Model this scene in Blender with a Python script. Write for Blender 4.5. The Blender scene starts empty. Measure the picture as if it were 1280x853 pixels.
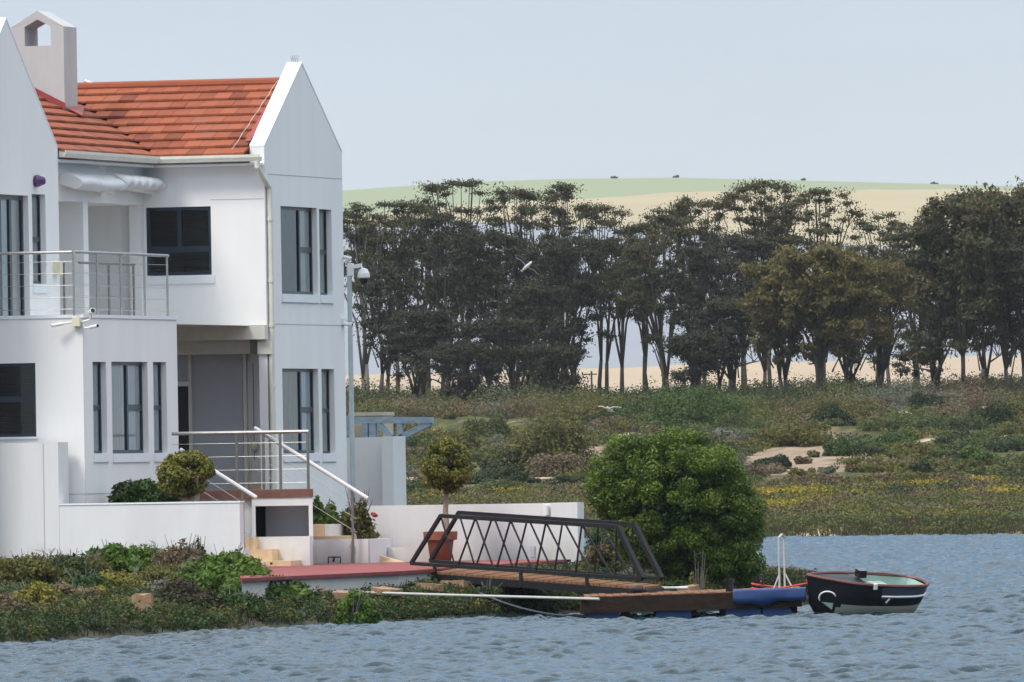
import bpy, math, random
import numpy as np
from math import sin, cos, tan, atan, atan2, radians, pi, sqrt
from mathutils import Vector, Matrix

# ------------------------------------------------------------------ camera, sky, sun, exposure
S = bpy.context.scene
COL = S.collection
F = 14000.0; ROLL = radians(.95); HY = 570.0; HC = 2.6; YAW = radians(16)
PITCH = atan((HY - 426.5) * cos(ROLL) / F)
FW = (-sin(YAW), cos(YAW)); RT = (cos(YAW), sin(YAW))
CX, CY = 59.328, -191.048
cam_d = bpy.data.cameras.new('camera'); cam = bpy.data.objects.new('camera', cam_d); COL.objects.link(cam)
cam_d.sensor_width = 36; cam_d.lens = 36 * F / 1280; cam_d.clip_start = 1; cam_d.clip_end = 20000
_r = Vector((RT[0], RT[1], 0)); _u = Vector((-FW[0] * sin(PITCH), -FW[1] * sin(PITCH), cos(PITCH)))
_f = Vector((FW[0] * cos(PITCH), FW[1] * cos(PITCH), sin(PITCH)))
_x = cos(ROLL) * _r - sin(ROLL) * _u; _y = sin(ROLL) * _r + cos(ROLL) * _u; _z = -_f
cam.matrix_world = Matrix(((_x.x, _y.x, _z.x, CX), (_x.y, _y.y, _z.y, CY), (_x.z, _y.z, _z.z, HC), (0, 0, 0, 1)))
S.camera = cam

SUN_EL, SUN_AZ = radians(52), atan2(-.72, -.50)       # towards the sun: behind the camera, to its left
world = bpy.data.worlds.new('World'); S.world = world; world.use_nodes = True
nt = world.node_tree; nt.nodes.clear()
out = nt.nodes.new('ShaderNodeOutputWorld'); bg = nt.nodes.new('ShaderNodeBackground')
sky = nt.nodes.new('ShaderNodeTexSky'); sky.sky_type = 'NISHITA'; sky.sun_disc = False
sky.sun_elevation = SUN_EL; sky.sun_rotation = (pi / 2 - SUN_AZ); sky.dust_density = 1.0; sky.ozone_density = 2.0
# thin overcast over the clear sky, its bands shaped to light walls and deepen water
geo = nt.nodes.new('ShaderNodeTexCoord'); sep = nt.nodes.new('ShaderNodeSeparateXYZ')
nt.links.new(geo.outputs['Generated'], sep.inputs[0])
rmp = nt.nodes.new('ShaderNodeValToRGB')
rmp.color_ramp.elements[0].position = 0.0; rmp.color_ramp.elements[0].color = (3.75, 4.05, 4.52, 1)
rmp.color_ramp.elements[1].position = 0.045; rmp.color_ramp.elements[1].color = (2.85, 3.32, 4.12, 1)
e = rmp.color_ramp.elements.new(0.20); e.color = (1.25, 2.15, 3.25, 1)
e = rmp.color_ramp.elements.new(0.10); e.color = (2.1, 2.8, 3.7, 1)
e = rmp.color_ramp.elements.new(0.32); e.color = (4.6, 5.7, 7.1, 1)
e = rmp.color_ramp.elements.new(0.5); e.color = (7.6, 8.4, 9.2, 1)
e = rmp.color_ramp.elements.new(0.9); e.color = (11.5, 11.9, 12.3, 1)
nt.links.new(sep.outputs['Z'], rmp.inputs[0])
nz = nt.nodes.new('ShaderNodeTexNoise'); nz.inputs['Scale'].default_value = 9; nz.inputs['Detail'].default_value = 4
mp = nt.nodes.new('ShaderNodeMapping'); mp.inputs['Scale'].default_value = (1, 1, 5)
nt.links.new(geo.outputs['Generated'], mp.inputs[0]); nt.links.new(mp.outputs[0], nz.inputs['Vector'])
mr = nt.nodes.new('ShaderNodeMapRange'); mr.inputs[1].default_value = .3; mr.inputs[2].default_value = .7; mr.inputs[3].default_value = .93; mr.inputs[4].default_value = 1.06
nt.links.new(nz.outputs[0], mr.inputs[0])
mul = nt.nodes.new('ShaderNodeVectorMath'); mul.operation = 'SCALE'
nt.links.new(rmp.outputs[0], mul.inputs[0]); nt.links.new(mr.outputs[0], mul.inputs['Scale'])
mix = nt.nodes.new('ShaderNodeMixRGB'); mix.inputs[0].default_value = .8
nt.links.new(sky.outputs[0], mix.inputs[1]); nt.links.new(mul.outputs[0], mix.inputs[2])
nt.links.new(mix.outputs[0], bg.inputs[0]); bg.inputs[1].default_value = 0.1
nt.links.new(bg.outputs[0], out.inputs[0])

sun_d = bpy.data.lights.new('sun', 'SUN'); sun = bpy.data.objects.new('sun', sun_d); COL.objects.link(sun)
sun_d.energy = 1.4; sun_d.angle = radians(18); sun_d.color = (1, .955, .90)
sv = Vector((cos(SUN_EL) * cos(SUN_AZ), cos(SUN_EL) * sin(SUN_AZ), sin(SUN_EL)))
sun.rotation_euler = sv.to_track_quat('Z', 'Y').to_euler()
S.view_settings.view_transform = 'Standard'; S.view_settings.look = 'None'
S.view_settings.exposure = 0.9; S.view_settings.gamma = 1
S.render.engine = 'CYCLES'
cy = S.cycles; cy.use_denoising = True; cy.max_bounces = 6; cy.transparent_max_bounces = 16; cy.volume_bounces = 1
cy.caustics_reflective = False; cy.caustics_refractive = False; cy.sample_clamp_indirect = 6

# ------------------------------------------------------------------ pixel <-> world helpers (survey only)
def dirv(px, py):
    a = px - 640; b = 426.5 - py
    A = a * cos(ROLL) + b * sin(ROLL); B = -a * sin(ROLL) + b * cos(ROLL)
    y = F * cos(PITCH) - B * sin(PITCH); z = (F * sin(PITCH) + B * cos(PITCH)) / y; A /= y
    return FW[0] + A * RT[0], FW[1] + A * RT[1], z
def PD(px, py, D):
    d = dirv(px, py); return Vector((CX + d[0] * D, CY + d[1] * D, HC + d[2] * D))
def PX(px, py, x): d = dirv(px, py); return PD(px, py, (x - CX) / d[0])
def PY(px, py, y): d = dirv(px, py); return PD(px, py, (y - CY) / d[1])
def PZ(px, py, z): d = dirv(px, py); return PD(px, py, (z - HC) / d[2])
def DF(x, y): return (x - CX) * FW[0] + (y - CY) * FW[1]
def XYL(L, D): return CX + FW[0] * D + RT[0] * L, CY + FW[1] * D + RT[1] * L
def LAT(x, y): return (x - CX) * RT[0] + (y - CY) * RT[1]

# ------------------------------------------------------------------ materials
def rgb(c): return (c[0], c[1], c[2], 1)
def mat(name, c1, c2=None, scale=3.0, rough=.7, bump=0.0, metal=0.0, spec=.5, detail=6, stretch=None, bscale=None, c3=None):
    m = bpy.data.materials.new(name); m.use_nodes = True; n = m.node_tree; b = n.nodes['Principled BSDF']
    b.inputs['Roughness'].default_value = rough; b.inputs['Metallic'].default_value = metal
    b.inputs['Specular IOR Level'].default_value = spec
    b.inputs['Base Color'].default_value = rgb(c1)
    tc = n.nodes.new('ShaderNodeTexCoord'); mpn = n.nodes.new('ShaderNodeMapping')
    n.links.new(tc.outputs['Object'], mpn.inputs[0])
    if stretch: mpn.inputs['Scale'].default_value = stretch
    if c2:
        t = n.nodes.new('ShaderNodeTexNoise'); t.inputs['Scale'].default_value = scale; t.inputs['Detail'].default_value = detail
        t.inputs['Roughness'].default_value = .65
        n.links.new(mpn.outputs[0], t.inputs['Vector'])
        r = n.nodes.new('ShaderNodeValToRGB'); r.color_ramp.elements[0].position = .33; r.color_ramp.elements[1].position = .68
        r.color_ramp.elements[0].color = rgb(c1); r.color_ramp.elements[1].color = rgb(c2)
        if c3: q = r.color_ramp.elements.new(.5); q.color = rgb(c3)
        n.links.new(t.outputs[0], r.inputs[0]); n.links.new(r.outputs[0], b.inputs['Base Color'])
    if bump:
        t2 = n.nodes.new('ShaderNodeTexNoise'); t2.inputs['Scale'].default_value = bscale or scale * 6; t2.inputs['Detail'].default_value = 5
        n.links.new(mpn.outputs[0], t2.inputs['Vector'])
        bp = n.nodes.new('ShaderNodeBump'); bp.inputs['Strength'].default_value = bump; bp.inputs['Distance'].default_value = .03
        n.links.new(t2.outputs[0], bp.inputs['Height']); n.links.new(bp.outputs[0], b.inputs['Normal'])
    return m

def toned(name, cols, rough=.7, trans=.35, spec=.3, noise=0.0):
    """colour from the per-face attribute 'tone' (a leaf's or a tile's own colour)"""
    m = bpy.data.materials.new(name); m.use_nodes = True; n = m.node_tree; b = n.nodes['Principled BSDF']
    at = n.nodes.new('ShaderNodeAttribute'); at.attribute_name = 'tone'
    if trans: cols = [tuple(v * .80 for v in c) for c in cols]
    r = n.nodes.new('ShaderNodeValToRGB')
    r.color_ramp.elements[0].color = rgb(cols[0]); r.color_ramp.elements[1].color = rgb(cols[-1])
    for i, c in enumerate(cols[1:-1]):
        q = r.color_ramp.elements.new((i + 1) / (len(cols) - 1)); q.color = rgb(c)
    n.links.new(at.outputs['Fac'], r.inputs[0]); n.links.new(r.outputs[0], b.inputs['Base Color'])
    b.inputs['Roughness'].default_value = rough; b.inputs['Specular IOR Level'].default_value = spec
    if noise:
        tc = n.nodes.new('ShaderNodeTexCoord'); t = n.nodes.new('ShaderNodeTexNoise'); t.inputs['Scale'].default_value = 5; t.inputs['Detail'].default_value = 6
        n.links.new(tc.outputs['Object'], t.inputs['Vector'])
        ad = n.nodes.new('ShaderNodeMath'); ad.operation = 'MULTIPLY_ADD'; ad.inputs[1].default_value = noise; 
        n.links.new(t.outputs[0], ad.inputs[0]); 
        sb = n.nodes.new('ShaderNodeMath'); sb.operation = 'SUBTRACT'; sb.inputs[1].default_value = noise * .5
        n.links.new(at.outputs['Fac'], sb.inputs[0]); n.links.new(sb.outputs[0], ad.inputs[2]); n.links.new(ad.outputs[0], r.inputs[0])
    if trans:
        tr = n.nodes.new('ShaderNodeBsdfTranslucent'); mx = n.nodes.new('ShaderNodeMixShader'); mx.inputs[0].default_value = trans
        n.links.new(r.outputs[0], tr.inputs[0]); n.links.new(b.outputs[0], mx.inputs[1]); n.links.new(tr.outputs[0], mx.inputs[2])
        n.links.new(mx.outputs[0], n.nodes['Material Output'].inputs[0])
    return m

M = {}
M['wall'] = mat('white_plaster', (.79, .775, .75), (.85, .835, .81), 1.3, .85, .15, spec=.2, stretch=(1, 1, .16), bscale=14)
M['gwall'] = mat('garden_plaster', (.66, .65, .635), (.73, .72, .705), 1.9, .85, .15, spec=.2, stretch=(1, 1, .2), bscale=14)
def soil_foot(m, z0, z1, col):
    n = m.node_tree; b = n.nodes['Principled BSDF']; src = b.inputs['Base Color'].links[0].from_socket; tc = n.nodes.new('ShaderNodeTexCoord'); sx = n.nodes.new('ShaderNodeSeparateXYZ'); n.links.new(tc.outputs['Object'], sx.inputs[0])
    t = n.nodes.new('ShaderNodeTexNoise'); t.inputs['Scale'].default_value = 3.5; t.inputs['Detail'].default_value = 6; mpp = n.nodes.new('ShaderNodeMapping'); mpp.inputs['Scale'].default_value = (1, 1, .35); n.links.new(tc.outputs['Object'], mpp.inputs[0]); n.links.new(mpp.outputs[0], t.inputs['Vector'])
    ad = n.nodes.new('ShaderNodeMath'); ad.operation = 'MULTIPLY_ADD'; ad.inputs[1].default_value = -(z1 - z0) * 2.2; n.links.new(t.outputs[0], ad.inputs[0]); n.links.new(sx.outputs['Z'], ad.inputs[2])
    mrr = n.nodes.new('ShaderNodeMapRange'); mrr.inputs[1].default_value = z0 - (z1 - z0); mrr.inputs[2].default_value = z1 - (z1 - z0); mrr.inputs[3].default_value = .5; mrr.inputs[4].default_value = 0; n.links.new(ad.outputs[0], mrr.inputs[0])
    mx = n.nodes.new('ShaderNodeMixRGB'); mx.inputs[2].default_value = rgb(col); n.links.new(mrr.outputs[0], mx.inputs[0]); n.links.new(src, mx.inputs[1]); n.links.new(mx.outputs[0], b.inputs['Base Color'])
soil_foot(M['gwall'], .75, 1.15, (.42, .39, .33))
M['coping'] = mat('white_masonry_paint', (.80, .81, .82), (.76, .77, .78), 3, .6)
M['cream'] = mat('cream_paint', (.70, .68, .58), (.63, .61, .52), 4, .5)
M['shutter'] = mat('grey_shutter', (.40, .395, .42), (.44, .43, .455), 2, .6)
M['frame'] = mat('dark_window_frame', (.016, .025, .040), (.020, .032, .048), 4, .35)
M['black_door'] = mat('black_door', (.01, .01, .012), None, 1, .4)
M['blind'] = mat('dark_wooden_blind', (.030, .022, .018), (.045, .032, .026), 5, .6)
M['curtain'] = mat('pale_curtain', (.66, .62, .54), (.74, .70, .62), 2, .9)
M['curtain_brown'] = mat('brown_curtain', (.26, .19, .12), (.52, .42, .30), 3, .9, stretch=(1, 6, .5))
M['curtain_white'] = mat('white_curtain', (.72, .76, .76), (.80, .83, .83), 2, .9)
M['dark_room'] = mat('dark_interior', (.02, .02, .022), None, 1, .9)  # near-black sheet colour standing in for unlit rooms
M['steel'] = mat('brushed_steel', (.50, .48, .45), (.40, .38, .36), 8, .38, metal=.85)
M['steel_dark'] = mat('weathered_steel_post', (.20, .185, .17), (.26, .24, .22), 8, .5, metal=.6)
M['white_tube'] = mat('white_handrail', (.72, .70, .68), (.62, .60, .58), 6, .35)
M['grey_tube'] = mat('grey_weathered_pole', (.40, .39, .36), (.50, .48, .44), 6, .6)
M['brown_tile'] = mat('brown_floor_tile', (.13, .052, .035), (.19, .085, .055), 7, .6)
M['beige_tile'] = mat('beige_step_tile', (.62, .44, .26), (.74, .56, .36), 5, .6, c3=(.68, .50, .31))
M['red_floor'] = mat('red_painted_paving', (.20, .048, .046), (.30, .095, .085), 1.6, .8, .3, spec=.25, c3=(.235, .062, .058))
M['black_steel'] = mat('black_painted_steel', (.007, .007, .008), (.013, .012, .012), 6, .6, spec=.25)
M['timber'] = mat('weathered_decking', (.15, .068, .034), (.26, .13, .068), 3, .85, .4, spec=.2, stretch=(1, 6, 3))
M['timber_dark'] = mat('dark_wet_timber', (.012, .007, .004), (.034, .019, .011), 3, .8, .4, spec=.2, stretch=(1, 5, 5))
M['blue_float'] = mat('blue_plastic_float', (.012, .045, .16), (.02, .075, .25), 3, .45)
M['blue_tarp'] = mat('blue_tarpaulin', (.008, .028, .11), (.018, .055, .17), 2, .55, .1)
M['hull_black'] = mat('black_hull_paint', (.004, .005, .007), (.008, .009, .013), 4, .5, spec=.3)
M['hull_grey'] = mat('slate_hull_paint', (.035, .045, .062), (.045, .058, .08), 4, .4)
M['hull_cream'] = mat('cream_bottom_paint', (.42, .40, .28), (.52, .50, .38), 3, .55)
M['mint'] = mat('mint_interior_paint', (.30, .42, .37), (.38, .50, .45), 3, .55)
M['red_trim'] = mat('red_brown_gunwale', (.11, .028, .022), (.16, .045, .032), 6, .5)
M['rope_red'] = mat('red_rope', (.50, .05, .045), (.62, .09, .07), 20, .8)
M['rope'] = mat('pale_rope', (.42, .40, .36), (.5, .48, .44), 20, .8)
M['white_plastic'] = mat('white_plastic', (.78, .77, .74), None, 1, .4)
M['cream_plastic'] = mat('cream_plastic', (.72, .66, .46), None, 1, .5)
M['black_plastic'] = mat('black_plastic', (.008, .008, .01), None, 1, .15)
M['purple'] = mat('purple_glass', (.07, .02, .10), (.10, .03, .14), 8, .25)
M['terracotta'] = mat('terracotta_pot', (.19, .058, .032), (.28, .10, .055), 4, .8)
M['bark'] = mat('grey_bark', (.10, .085, .07), (.20, .175, .15), 2.5, .9, stretch=(3, 3, .6))
M['bark_dark'] = mat('dark_bark', (.035, .028, .022), (.075, .06, .048), 2.5, .9)
M['bark_pale'] = mat('pale_stem', (.26, .20, .14), (.36, .29, .21), 6, .9)
M['stone'] = mat('sandstone', (.24, .135, .07), (.34, .215, .125), 4, .9, .5)
M['stone_beige'] = mat('beige_stone_block', (.50, .42, .30), (.62, .54, .41), 4, .9, .5)
M['pergola'] = mat('blue_grey_weathered_timber', (.20, .27, .33), (.36, .43, .48), 5, .8, .3, stretch=(1, 1, 3))
M['pole'] = mat('galvanised_pole', (.42, .47, .47), (.50, .55, .55), 5, .5, metal=.2)
M['silver_cloth'] = mat('folded_awning_fabric', (.80, .80, .80), (.60, .60, .61), 6, .6, stretch=(1, 3, 1))
M['red_flashing'] = mat('red_flashing_paint', (.24, .030, .030), (.32, .055, .05), 4, .6)
M['shelf_dark'] = mat('grey_joint_plaster', (.40, .40, .42), (.46, .45, .47), 2, .9)
M['tile'] = toned('terracotta_roof_tile', [(.14, .040, .022), (.240, .066, .032), (.31, .093, .046), (.225, .085, .055)], .8, 0, .2, noise=.45)
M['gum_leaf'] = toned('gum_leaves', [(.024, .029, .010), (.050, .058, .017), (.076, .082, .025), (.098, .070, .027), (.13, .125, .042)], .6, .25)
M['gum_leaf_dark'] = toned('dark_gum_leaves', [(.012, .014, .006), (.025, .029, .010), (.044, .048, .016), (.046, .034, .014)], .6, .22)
M['olive_leaf'] = toned('olive_gold_leaves', [(.075, .060, .015), (.13, .105, .027), (.18, .145, .04), (.12, .088, .028)], .65, .3)
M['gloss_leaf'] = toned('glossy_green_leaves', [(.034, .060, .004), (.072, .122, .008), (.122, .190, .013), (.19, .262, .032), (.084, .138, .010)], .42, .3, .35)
M['bank_dark'] = toned('bank_plant_leaves', [(.018, .036, .008), (.038, .066, .013), (.065, .098, .020), (.055, .070, .022)], .6, .3)
M['bush_green'] = toned('dune_bush_leaves', [(.036, .068, .014), (.066, .115, .022), (.108, .168, .034), (.085, .12, .03)], .7, .3)
M['chimney_paint'] = mat('weathered_chimney_paint', (.44, .435, .425), (.51, .505, .495), 2, .85, .15, spec=.2, stretch=(1, 1, .25))
M['topiary_leaf'] = toned('golden_topiary_leaves', [(.058, .070, .008), (.128, .138, .014), (.215, .205, .024), (.31, .26, .035)], .45, .3, .4)
M['green_leaf'] = toned('bright_green_leaves', [(.035, .075, .007), (.075, .14, .013), (.125, .21, .022), (.16, .24, .032)], .55, .35)
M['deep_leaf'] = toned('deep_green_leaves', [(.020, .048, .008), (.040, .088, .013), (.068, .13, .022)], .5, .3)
M['scrub_green'] = toned('dune_scrub_leaves', [(.055, .075, .020), (.090, .115, .030), (.125, .15, .042), (.11, .12, .05)], .7, .3)
M['scrub_brown'] = toned('brown_scrub_twigs', [(.09, .062, .034), (.15, .108, .056), (.22, .16, .088), (.13, .115, .05)], .8, .2)
M['scrub_olive'] = toned('olive_scrub_leaves', [(.078, .080, .018), (.125, .122, .028), (.19, .17, .042), (.11, .105, .03)], .7, .3)
M['scrub_dark'] = toned('dark_scrub_leaves', [(.022, .034, .012), (.042, .060, .019), (.065, .085, .027)], .7, .25)
M['scrub_grey'] = toned('grey_green_scrub_leaves', [(.10, .115, .075), (.15, .165, .11), (.21, .215, .15), (.14, .135, .09)], .8, .25)
M['flowers'] = toned('yellow_flower_heads', [(.16, .14, .02), (.36, .26, .02), (.50, .35, .03), (.12, .12, .02)], .7, .25)
M['yellow_bush'] = toned('yellow_green_leaves', [(.07, .08, .012), (.13, .14, .02), (.24, .21, .03), (.36, .28, .03)], .6, .3)
M['reed'] = toned('dry_reed_stems', [(.020, .022, .010), (.040, .036, .016), (.075, .056, .026), (.04, .05, .016)], .7, .2)
M['petal'] = toned('rose_petals', [(.5, .06, .08), (.62, .12, .14)], .6, .3)
M['bird_white'] = mat('white_feathers', (.75, .75, .74), (.68, .68, .68), 6, .8)
M['bird_dark'] = mat('dark_wing_feathers', (.07, .07, .078), None, 1, .8)

# ------------------------------------------------------------------ mesh helpers
def link(o, parent=None):
    COL.objects.link(o)
    if parent: o.parent = parent
    return o
def tag(o, label=None, cat=None, group=None, kind=None):
    if label: o['label'] = label
    if cat: o['category'] = cat
    if group: o['group'] = group
    if kind: o['kind'] = kind
    return o
def thing(name, label, cat, loc=(0, 0, 0), group=None, rz=0):
    o = bpy.data.objects.new(name, None); link(o); o.location = loc; o.rotation_euler[2] = rz; o.empty_display_size = .2
    return tag(o, label, cat, group)
def npmesh(name, V, Q, material, parent=None, tone=None, smooth=False):
    V = np.asarray(V, dtype=np.float32); Q = np.asarray(Q, dtype=np.int32)
    me = bpy.data.meshes.new(name); k = Q.shape[1]
    me.vertices.add(len(V)); me.vertices.foreach_set('co', V.ravel())
    me.loops.add(Q.size); me.loops.foreach_set('vertex_index', Q.ravel())
    me.polygons.add(len(Q)); me.polygons.foreach_set('loop_start', np.arange(0, Q.size, k, dtype=np.int32))
    me.polygons.foreach_set('loop_total', np.full(len(Q), k, dtype=np.int32))
    if smooth: me.polygons.foreach_set('use_smooth', np.ones(len(Q), dtype=bool))
    me.update(calc_edges=True)
    if tone is not None:
        a = me.attributes.new('tone', 'FLOAT', 'FACE'); a.data.foreach_set('value', np.asarray(tone, dtype=np.float32))
    me.materials.append(material); me.validate()
    return link(bpy.data.objects.new(name, me), parent)

class MB:
    """collects faces and links them as ONE mesh object"""
    def __init__(s): s.v = []; s.f = []; s.t = []
    def quad(s, a, b, c, d, tone=.5):
        i = len(s.v); s.v += [tuple(a), tuple(b), tuple(c), tuple(d)]; s.f.append((i, i + 1, i + 2, i + 3)); s.t.append(tone)
    def poly(s, pts, tone=.5):
        i = len(s.v); s.v += [tuple(p) for p in pts]; s.f.append(tuple(range(i, i + len(pts)))); s.t.append(tone)
    def box(s, x0, x1, y0, y1, z0, z1, tone=.5):
        x0, x1 = min(x0, x1), max(x0, x1); y0, y1 = min(y0, y1), max(y0, y1); z0, z1 = min(z0, z1), max(z0, z1)
        i = len(s.v)
        s.v += [(x0, y0, z0), (x1, y0, z0), (x1, y1, z0), (x0, y1, z0), (x0, y0, z1), (x1, y0, z1), (x1, y1, z1), (x0, y1, z1)]
        for q in ((0, 3, 2, 1), (4, 5, 6, 7), (0, 1, 5, 4), (1, 2, 6, 5), (2, 3, 7, 6), (3, 0, 4, 7)):
            s.f.append(tuple(i + k for k in q)); s.t.append(tone)
        return s
    def prism(s, pts, vec, tone=.5):
        """pts: planar outline, extruded along vec"""
        v = Vector(vec); a = [Vector(p) for p in pts]; b = [p + v for p in a]; n = len(a)
        s.poly(a[::-1], tone); s.poly(b, tone)
        for k in range(n): s.quad(a[k], a[(k + 1) % n], b[(k + 1) % n], b[k], tone)
        return s
    def tube(s, pts, r, n=8, tone=.5, cap=True):
        P = [Vector(p) for p in pts]; R = r if isinstance(r, (list, tuple)) else [r] * len(P)
        base = len(s.v); prev = None
        for k, p in enumerate(P):
            d = (P[min(k + 1, len(P) - 1)] - P[max(k - 1, 0)])
            if d.length < 1e-6: d = Vector((0, 0, 1))
            d.normalize()
            if prev is None:
                h = Vector((0, 0, 1)) if abs(d.z) < .9 else Vector((1, 0, 0)); e1 = d.cross(h).normalized()
            else:
                e1 = (prev - d * prev.dot(d));  e1 = e1.normalized() if e1.length > 1e-5 else d.orthogonal().normalized()
            prev = e1; e2 = d.cross(e1)
            for j in range(n):
                a = 2 * pi * j / n; q = p + (e1 * cos(a) + e2 * sin(a)) * R[k]; s.v.append(tuple(q))
        for k in range(len(P) - 1):
            for j in range(n):
                a = base + k * n + j; b = base + k * n + (j + 1) % n
                s.f.append((a, b, b + n, a + n)); s.t.append(tone)
        if cap:
            s.f.append(tuple(base + j for j in range(n))[::-1]); s.f.append(tuple(base + (len(P) - 1) * n + j for j in range(n))); s.t += [tone, tone]
        return s
    def bar(s, a, b, w, h):
        """rectangular bar from a to b, w sideways, h upward"""
        a, b = Vector(a), Vector(b); d = (b - a).normalized(); side = d.cross(Vector((0, 0, 1)))
        side = side.normalized() if side.length > 1e-4 else Vector((1, 0, 0)); up = side.cross(d).normalized()
        c = [a + side * (w / 2 * i) + up * (h / 2 * j) for i, j in ((-1, -1), (1, -1), (1, 1), (-1, 1))]
        return s.prism(c, b - a)
    def ball(s, c, r, n=12, m=8, sz=1.0):
        c = Vector(c); base = len(s.v)
        for i in range(m + 1):
            th = pi * i / m
            for j in range(n):
                ph = 2 * pi * j / n
                s.v.append((c.x + r * sin(th) * cos(ph), c.y + r * sin(th) * sin(ph), c.z + r * sz * cos(th)))
        for i in range(m):
            for j in range(n):
                a = base + i * n + j; b = base + i * n + (j + 1) % n
                s.f.append((a, b, b + n, a + n)); s.t.append(.5)
        return s
    def lathe(s, c, prof, n=24):
        base = len(s.v); c = Vector(c)
        for r, z in prof:
            for j in range(n): s.v.append((c.x + r * cos(2 * pi * j / n), c.y + r * sin(2 * pi * j / n), c.z + z))
        for i in range(len(prof) - 1):
            for j in range(n):
                a = base + i * n + j; b = base + i * n + (j + 1) % n; s.f.append((a, b, b + n, a + n)); s.t.append(.5)
        return s
    def panel(s, ax, c, s0, s1, z0, z1, holes=(), depth=.14, out=1):
        """wall face on the plane ax=c with real openings and their reveals; holes: (s0,s1,z0,z1[,depth])"""
        S_ = sorted({s0, s1, *[h[0] for h in holes], *[h[1] for h in holes]}); Z_ = sorted({z0, z1, *[h[2] for h in holes], *[h[3] for h in holes]})
        S_ = [v for v in S_ if s0 <= v <= s1]; Z_ = [v for v in Z_ if z0 <= v <= z1]
        P = (lambda a, z, k=0: (c - out * k, a, z)) if ax == 'x' else (lambda a, z, k=0: (a, c - out * k, z))
        for i in range(len(S_) - 1):
            for j in range(len(Z_) - 1):
                ms, mz = (S_[i] + S_[i + 1]) / 2, (Z_[j] + Z_[j + 1]) / 2
                if any(h[0] < ms < h[1] and h[2] < mz < h[3] for h in holes): continue
                s.quad(P(S_[i], Z_[j]), P(S_[i + 1], Z_[j]), P(S_[i + 1], Z_[j + 1]), P(S_[i], Z_[j + 1]))
        for h in holes:
            d = h[4] if len(h) > 4 else depth; a, b, e, g = h[:4]
            s.quad(P(a, e), P(a, e, d), P(a, g, d), P(a, g)); s.quad(P(b, e), P(b, g), P(b, g, d), P(b, e, d))
            s.quad(P(a, g), P(a, g, d), P(b, g, d), P(b, g)); s.quad(P(a, e), P(b, e), P(b, e, d), P(a, e, d))
        return s
    def build(s, name, material, parent=None, tone=False, smooth=False):
        me = bpy.data.meshes.new(name); me.from_pydata(s.v, [], s.f); me.update()
        if tone:
            a = me.attributes.new('tone', 'FLOAT', 'FACE'); a.data.foreach_set('value', s.t)
        if smooth: me.polygons.foreach_set('use_smooth', [True] * len(me.polygons))
        me.materials.append(material)
        return link(bpy.data.objects.new(name, me), parent)

def vnoise(x, y, seed=0):
    """smooth value noise on arrays"""
    x = np.asarray(x, float); y = np.asarray(y, float)
    xi = np.floor(x).astype(np.int64); yi = np.floor(y).astype(np.int64); fx = x - xi; fy = y - yi
    fx = fx * fx * (3 - 2 * fx); fy = fy * fy * (3 - 2 * fy)
    def h(a, b):
        n = (a * 374761393 + b * 668265263 + seed * 1442695041) & 0xffffffff
        n = ((n ^ (n >> 13)) * 1274126177) & 0xffffffff
        return ((n ^ (n >> 16)) & 0xffff) / 65535.0
    return (h(xi, yi) * (1 - fx) + h(xi + 1, yi) * fx) * (1 - fy) + (h(xi, yi + 1) * (1 - fx) + h(xi + 1, yi + 1) * fx) * fy
def fbm(x, y, seed=0, o=4):
    t = 0; a = .5
    for k in range(o): t = t + a * vnoise(x * 2 ** k, y * 2 ** k, seed + k * 17); a *= .5
    return t
def gridmesh(name, X, Y, Z, material, smooth=True):
    n, m = X.shape; V = np.stack([X, Y, Z], -1).reshape(-1, 3)
    i = np.arange((n - 1) * (m - 1)); a = (i // (m - 1)) * m + i % (m - 1)
    return npmesh(name, V, np.stack([a, a + 1, a + m + 1, a + m], -1), material, smooth=smooth)

# ---- foliage: many small leaf faces spread through clumps
def leaves(rng, C, R, n, size, shell=.55, up=.0, aspect=1.9, tone_c=None, droop=0.0, soft=False):
    """C (k,3) clump centres, R (k,3) radii, n leaves per clump"""
    k = len(C); N = k * n
    d = rng.normal(size=(N, 3)); d /= np.linalg.norm(d, axis=1)[:, None]
    if up: d[:, 2] = np.where(rng.random(N) < up, np.abs(d[:, 2]), d[:, 2])
    rad = (shell + (1 - shell) * rng.random(N)) ** 1.0
    rad = np.where(rng.random(N) < .25, rng.random(N), rad)
    if soft: rad = np.clip(np.abs(rng.normal(size=N)) * .56, 0, 1.3)
    ci = np.repeat(np.arange(k), n)
    P = C[ci] + d * R[ci] * rad[:, None]
    nrm = rng.normal(size=(N, 3)) + d * 1.5 + np.array([0, 0, .35]); nrm /= np.linalg.norm(nrm, axis=1)[:, None]
    t = np.cross(nrm, rng.normal(size=(N, 3))); t[:, 2] -= droop; t /= np.linalg.norm(t, axis=1)[:, None] + 1e-9
    b = np.cross(nrm, t); sz = size * rng.uniform(.6, 1.35, N)[:, None]
    V = np.stack([P - t * sz, P + b * sz / aspect, P + t * sz, P - b * sz / aspect], 1).reshape(-1, 3)
    Q = np.arange(N * 4).reshape(-1, 4)
    tc = rng.random(k) if tone_c is None else tone_c
    T = np.clip(tc[ci] * .65 + rng.random(N) * .35, 0, 1)
    return V, Q, T
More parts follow.
